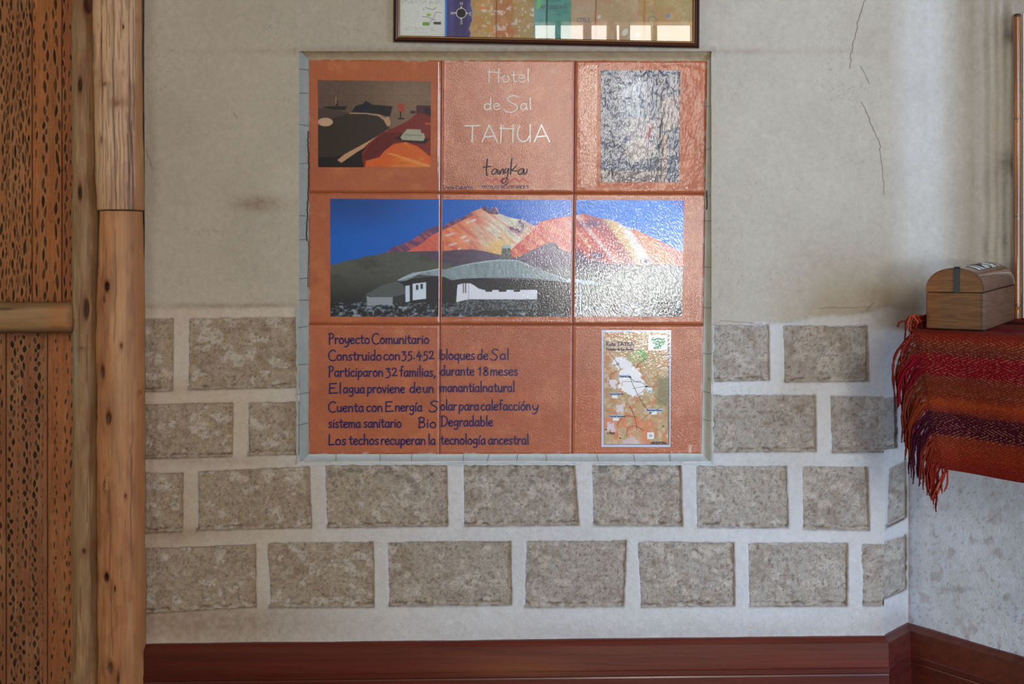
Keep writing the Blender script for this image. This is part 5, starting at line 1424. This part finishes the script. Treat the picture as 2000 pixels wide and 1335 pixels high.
# fringe cords along the left edge of the cloth
def cord(pts, r, col, name='fringe_cord', parent=rug, m=m_rug):
    pts = np.array(pts); n = len(pts); k = 6
    t = np.gradient(pts, axis=0); t /= np.linalg.norm(t, axis=1)[:, None]
    up = np.array([.3, .9, .1]); a = np.cross(t, up); a /= np.linalg.norm(a, axis=1)[:, None]; b = np.cross(t, a)
    V = []; C = []
    for i in range(n):
        rr = r * (.85 + .22 * abs(math.sin(i * 1.3))) * (1 if i < n - 2 else .6)
        for j in range(k):
            th = 2 * math.pi * j / k + i * .7
            V.append(pts[i] + (a[i] * math.cos(th) + b[i] * math.sin(th)) * rr)
            C.append(col * (.8 + .35 * ((j + i) % 3 == 0)))
    Fg = [[i * k + j, i * k + (j + 1) % k, (i + 1) * k + (j + 1) % k, (i + 1) * k + j] for i in range(n - 1) for j in range(k)]
    Fg += [[j for j in range(k)][::-1], [(n - 1) * k + j for j in range(k)]]
    return link(name, raw_mesh(name, V, Fg, C), m, parent)
rf = random.Random(5)
TOW = np.array([-1.0, .15, 0]); CAMD = np.array([-.35, -.9, 0]); CAMD /= np.linalg.norm(CAMD)
for i in range(118):
    v = .002 + (HANG - .006) * (i / 117)
    iv = nt_ + int((v + .010) / (HANG + .010) * (nv - 1))
    p0 = Vr[min(iv, nyr - 1), rf.choice([0, 1, 2])].copy()
    ln = rf.uniform(.085, .135) * (1.0 if v < .2 else .8)
    if v > .24: ln = rf.uniform(.06, .10)
    swing = rf.uniform(.018, .046) * (1 - .75 * max(0, (v - .16) / .12)) 
    c = stripe(v) * rf.uniform(.75, 1.25)
    pts = []
    lean = rf.uniform(-.004, .006); lay = rf.uniform(0, .007)
    ph = rf.uniform(0, 6)
    for q in range(22):
        t = q / 21
        side = swing * math.sin(min(1, t * 1.5) * math.pi / 2)
        p = p0 + np.array([-side, 0, -ln * (t ** 1.25)]) + CAMD * (.003 + lay + lean * t) + np.array([.0011 * math.sin(q * .8 + ph), 0, 0])
        pts.append(p)
    cord(pts, rf.uniform(.0017, .0025), c)
# loose cords at the top left corner of the shelf
for i in range(26):
    s_ = rf.uniform(0, .03); bkk = rf.uniform(.0, .16)
    p0 = np.array([*(E0 + ED * s_ + NS * bkk), ZS + SL * bkk + rf.uniform(.002, .012)])
    d_ = np.array([-1.0, rf.uniform(-.5, .6), 0]); d_ /= np.linalg.norm(d_)
    ln = rf.uniform(.02, .035)
    hgt = rf.uniform(.006, .022) * (1 - bkk * 2)
    c = lin(rf.choice([(150, 56, 34), (140, 44, 30), (168, 70, 44), (120, 40, 30)]))
    drop = rf.uniform(.0, .07) if bkk < .08 else 0
    pts = []
    for q in range(13):
        t = q / 12
        pts.append(p0 + d_ * ln * min(1, t * 1.6) * (1 if i % 3 else .8) + np.array([0, 0, hgt * math.sin(min(1, t * 1.4) * math.pi) - drop * max(0, t - .45) ** 1.3 * 1.8]) + np.array([.001 * math.sin(q * 2.1 + i), .001 * math.cos(q + i), 0]))
    cord(pts, rf.uniform(.0017, .0024), c)
for i in range(3):
    p0 = np.array([*(E0 + ED * .01 + NS * (.10 + .025 * i)), ZS + .004])
    pts = [p0 + np.array([-.022 * t + .004 * math.sin(t * 5 + i), .004 * t, .030 * math.sin(t * math.pi) + .004 * i]) for t in np.linspace(0, 1, 12)]
    cord(pts, .0034, lin((196, 112, 96)))
# three long loops at the lowest corner
bl = Vr[nyr - 1, 0]
for i, (dx, dz) in enumerate([(.0, -.062), (.006, -.058), (-.006, -.066), (.012, -.05), (-.012, -.06), (.018, -.045)]):
    p0 = Vr[nyr - 1, 6 + i * 5].copy()
    pts = [p0 + np.array([(dx - .012 - .004 * i) * t + .004 * math.sin(t * 4 + i) , -.004, dz * t]) for t in np.linspace(0, 1, 14)]
    cord(pts, .0021, lin((152, 50, 30)) * rf.uniform(.8, 1.2))

# ------------------------------------------------------------------ little domed chest
G0 = np.array((.9865, -.36)); G1 = np.array((.8957, -.283)); GL_ = np.array((1.151, -.167))
g = G1 - G0; Wc = float(np.hypot(*g)); g /= Wc
ax_ = np.array((g[1], -g[0])); ax_ = ax_ if ax_ @ (GL_ - G0) > 0 else -ax_
Lc = float((GL_ - G0) @ ax_) * .93
HB, HL = .079, .052
zb = ZS + .0015
m_chest = mat('varnished_chest_wood', vcol=True, rough=.5, spec=.3, bump=(60, .2, (1, 1, 5)), grain=((22, 22, 260), .55, 1.2))
chest = empty('wooden_chest', (*(G0 + g * Wc / 2 + ax_ * Lc / 2), zb), label='small brown wooden chest with domed lid on the red rug', cat='box')
def cp(a, b, z):                 # a: across the gable 0..1 from the near corner, b: along the lid 0..1
    p = G0 + g * Wc * a + ax_ * Lc * b
    return (p[0], p[1], zb + z + SL * float((p - E0) @ NS))
def outline(r, inset=0.0):
    pts = []
    a0, a1, b0, b1 = inset / Wc, 1 - inset / Wc, inset / Lc, 1 - inset / Lc
    for (ca, cb, sa, sb) in ((a0, b0, 1, 1), (a1, b0, -1, 1), (a1, b1, -1, -1), (a0, b1, 1, -1)):
        pts.append((ca, cb, sa, sb))
    out_ = []
    seq = [((1, 1), 0), ((-1, 1), 1), ((-1, -1), 2), ((1, -1), 3)]
    for i, (ca, cb, sa, sb) in enumerate(pts):
        cxa, cxb = ca + sa * r / Wc, cb + sb * r / Lc
        rng = {0: (180, 270), 1: (270, 360), 2: (0, 90), 3: (90, 180)}[i]
        for k in range(5):
            th = math.radians(rng[0] + (rng[1] - rng[0]) * k / 4)
            # angle 180: -a direction, 270: -b direction
            out_.append((cxa + math.cos(th) * r / Wc, cxb + math.sin(th) * r / Lc))
    return out_
def chest_col(V, tone=(116, 84, 56)):
    V = np.array(V); C = np.ones((len(V), 3)) * lin(tone)
    C = C * (.8 + .4 * fbm(V[:, 0] * 30 + V[:, 1] * 20, V[:, 2] * 260, 81))[:, None]
    rel = V[:, :2] - G0; a = rel @ g / Wc
    return C, a
ol = outline(.004)
lv = [(0, .002), (.003, .0), (HB - .0012, 0), (HB, .0012)]
def densify(p0, p1, n): return [p0 + (p1 - p0) * i / n for i in range(n)]
rows = []
zlist = [(0, .0015), (.002, 0)] + [(z, 0) for z in np.linspace(.004, HB - .003, 14)] + [(HB - .0014, 0), (HB, .0014)]
olx = []
for i in range(len(ol)):
    p, q = np.array(ol[i]), np.array(ol[(i + 1) % len(ol)])
    nseg = max(1, int(np.hypot((q - p)[0] * Wc, (q - p)[1] * Lc) / .006))
    olx += densify(p, q, nseg)
V = []; n_ = len(olx)
for z, insn in zlist:
    for p in olx:
        k = 1 - insn / .06
        V.append(cp(.5 + (p[0] - .5) * k, .5 + (p[1] - .5) * k, z))
Fg = [[r_ * n_ + i, (r_ + 1) * n_ + i, (r_ + 1) * n_ + (i + 1) % n_, r_ * n_ + (i + 1) % n_] for r_ in range(len(zlist) - 1) for i in range(n_)]
Fg += [list(range(n_)), [(len(zlist) - 1) * n_ + i for i in range(n_)][::-1]]
C, a_ = chest_col(V)
Vn = np.array(V)
bb = (Vn[:, :2] - G0) @ ax_ / Lc
gable = bb < .03
put(C, (gable & (a_ > .72)) * .55, lin((138, 86, 42)))
put(C, (~gable) * .5, lin((84, 52, 42)))
put(C, np.exp(-(((a_ - .56) * Wc / .006) ** 2 + ((Vn[:, 2] - zb - .030) / .004) ** 2)) * gable * .8, lin((70, 50, 44)))
put(C, np.exp(-((Vn[:, 2] - zb - .028 + (a_ - .5) * .012) / .0016) ** 2) * gable * .5, lin((96, 64, 42)))
put(C, np.exp(-(((a_ - 1) / .07) ** 2 + ((Vn[:, 2] - zb - .028) / .012) ** 2)) * .7, lin((60, 40, 26)))
put(C, sst(.008, .0, Vn[:, 2] - zb) * .6, lin((52, 36, 28)))
put(C, np.exp(-(((Vn[:, :2] - G0) ** 2).sum(1) / .0045 ** 2)) * .7, lin((48, 34, 26)))
link('chest_body', raw_mesh('chest_body', V, Fg, C, smooth=False), m_chest, chest)
# lid: barrel with gable ends
def arch(t):                     # t 0..1 across; height over the seam
    th = math.pi * t
    a = .5 - .5 * math.copysign(abs(math.cos(th)) ** .95, math.cos(th)); z = .0015 + (HL - .0015) * math.sin(th) ** .86
    return a, z
NA, NB = 72, 44
V = []; 
for ib in range(NB + 1):
    b = ib / NB
    e = min(b, 1 - b) * Lc
    sh = 1 - .02 * max(0, 1 - e / .0025)
    for ia in range(NA + 1):
        a, z = arch(ia / NA)
        V.append(cp(.5 + (a - .5) * 1.01 * sh, b * 1.01 - .005, HB + .0012 + z * sh))
    
n_ = NA + 1
Fg = [[i * n_ + j, (i + 1) * n_ + j, (i + 1) * n_ + j + 1, i * n_ + j + 1][::-1] for i in range(NB) for j in range(NA)]
base0 = len(V)
for b in (0, 1):
    for ia in (0, NA):
        a, _z = arch(ia / NA); V.append(cp(.5 + (a - .5) * 1.01, b * 1.01 - .005, HB + .0012))
# gable ends as dense fans so grain colour varies
Fg.append([base0] + [j for j in range(n_)] + [base0 + 1])
Fg.append(([base0 + 2] + [NB * n_ + j for j in range(n_)] + [base0 + 3])[::-1])
Fg.append([base0, base0 + 2] + [i * n_ for i in range(NB, -1, -1)][:0] + [base0 + 3, base0 + 1])
C, a_ = chest_col(V, (108, 74, 56)); 
put(C, np.ones(len(C)) * .25, lin((84, 58, 48)))
link('chest_lid', raw_mesh('chest_lid', V, Fg, C, smooth=True), mat('chest_lid_varnish', vcol=True, rough=.3, spec=.5, coat=.95, coat_rough=.06, bump=(40, .08, (1, 1, 5)), grain=((22, 22, 260), .55, 1.2)), chest)
# thin gable panel with its own grain
V = []; 
GA, GZ = 48, 16
for iz in range(GZ + 1):
    for ia in range(GA + 1):
        t = ia / GA; a, z = arch(t); V.append(cp(.5 + (a - .5) * .985, -.0095, HB + .0015 + z * .97 * iz / GZ))
Fg = [list(f) for f in grid_faces(GZ + 1, GA + 1)]
C, a_ = chest_col(V, (124, 90, 60)); put(C, (np.array(a_) > .72) * .5, lin((140, 84, 44)))
rimd = np.array([iz / GZ for iz in range(GZ + 1) for ia in range(GA + 1)])
put(C, sst(.88, .97, rimd) * .5, lin((84, 54, 36)))
link('lid_end_panel', raw_mesh('lid_end_panel', V, Fg, C), m_chest, chest)
def arch_z(a):
    best = min(((abs(arch(t)[0] - a), arch(t)[1]) for t in np.linspace(0, 1, 400)))
    return best[1]
# dark strap
V = []
aL, aR = .50, .40
zt1 = HB + .002
for (za, off_) in ((zt1 - .002, -.014), (HB + .025, -.014), (HB + arch_z(.45) * .97, -.013), (HB + arch_z(.45) + .0022, -.006), (HB + arch_z(.45) + .0022, .03)):
    for a in (aL, aR): V.append(cp(a, off_, za))
Fg = [[2 * i, 2 * i + 1, 2 * i + 3, 2 * i + 2] for i in range(4)]
st_o = link('strap', raw_mesh('strap', V, Fg, smooth=False), mat('dark_tape', col=lin((34, 48, 56)), rough=.35, spec=.5), chest, label='dark blue-black strap from lid top to seam')
md = st_o.modifiers.new('thick', 'SOLIDIFY'); md.thickness = .0008; md.offset = 1
# paper label with the word on the lid
def lidp(t, b, up=.0006):
    a, z = arch(t); a2, z2 = arch(t + .004)
    return cp(.5 + (a - .5) * 1.012, b * 1.01 - .005, HB + .0012 + z + up + .0004)
V = []; tb = np.linspace(.30, .47, 9); bb_ = np.linspace(.20, .86, 12)
for t in tb:
    for b in bb_: V.append(lidp(t, b))
stk = link('paper_label', raw_mesh('paper_label', V, [list(f) for f in grid_faces(9, 12, flip=True)]), mat('white_paper', col=lin((214, 216, 208)), rough=.5), chest, label='white paper label reading TIPS with a smiley')
ws = word('TIPS :)', 0, 1, 0, 1.0, .045)
Vs = []; Fs = []; nn = 0
for pts, w_ in ws:
    pts = np.array(pts)
    if len(pts) == 2: pts = np.array([pts[0] * (1 - k) + pts[1] * k for k in np.linspace(0, 1, 5)])
    qv, qf = ribbon_quads(pts * (1, .5), .055)
    for x, y in qv:                       # x 0..1 along the lid, y 0..-.42 up towards the ridge
        Vs.append(lidp(.315 + .145 * (-y / .42), .84 - .60 * (1 - x) if False else .24 + .58 * x, .0012))
    Fs += [[k + nn for k in f] for f in qf]; nn += len(qv)
link('lettering', raw_mesh('lettering', Vs, Fs, smooth=False), m_dkline, stk)

# ------------------------------------------------------------------ bamboo pole
bp = RIGHT.w(RIGHT.k(1991), .012, 0)
m_bam = mat('bamboo_skin', vcol=True, rough=.22, spec=.5, coat=.6, coat_rough=.06, grain=((60, 60, 4), .9, 1.08))
V = []; C = []
zt0, zt1 = ZS + .004, EYE + (HOR - 28) / F * (D + bp[1])
nodes_z = [EYE + (HOR - y) / F * (D + bp[1]) for y in (232, 423, 597)]
nz = 260; ka = 28
for i in range(nz + 1):
    z = zt0 + (zt1 - zt0) * i / nz
    r_ = .0083
    dn = min(abs(z - q) for q in nodes_z)
    r_ *= 1 + .07 * math.exp(-(dn / .004) ** 2)
    c = lin((152, 96, 48)) * (.9 + .2 * math.sin(i * .05))
    if dn < .0016: c = lin((74, 48, 30)); r_ *= .985
    if z > zt1 - .006: c = lin((84, 52, 38))
    if z > zt1 - .003: r_ *= .93
    for k in range(ka):
        th = 2 * math.pi * k / ka
        V.append((bp[0] + r_ * math.cos(th), bp[1] + r_ * math.sin(th), z)); C.append(c)
Fg = [[i * ka + k, i * ka + (k + 1) % ka, (i + 1) * ka + (k + 1) % ka, (i + 1) * ka + k] for i in range(nz) for k in range(ka)]
Fg += [list(range(ka))[::-1], [nz * ka + k for k in range(ka)]]
_b = RIGHT.w(RIGHT.k(1999.6), .004, 0)  # pale strip added in place of the bright line beside the pole
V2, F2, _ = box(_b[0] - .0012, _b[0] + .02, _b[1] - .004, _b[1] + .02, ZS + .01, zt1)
link('bright_line_strip', raw_mesh('bright_line_strip', V2, F2, smooth=False), mat('bright_line_pale', col=lin((236, 228, 214)), rough=.5), None, label='pale strip standing in for the bright line right of the bamboo pole', cat='bright line')
link('bamboo_pole', raw_mesh('bamboo_pole', V, Fg, C), m_bam, None, label='upright glossy bamboo pole at the right edge behind the chest', cat='pole')
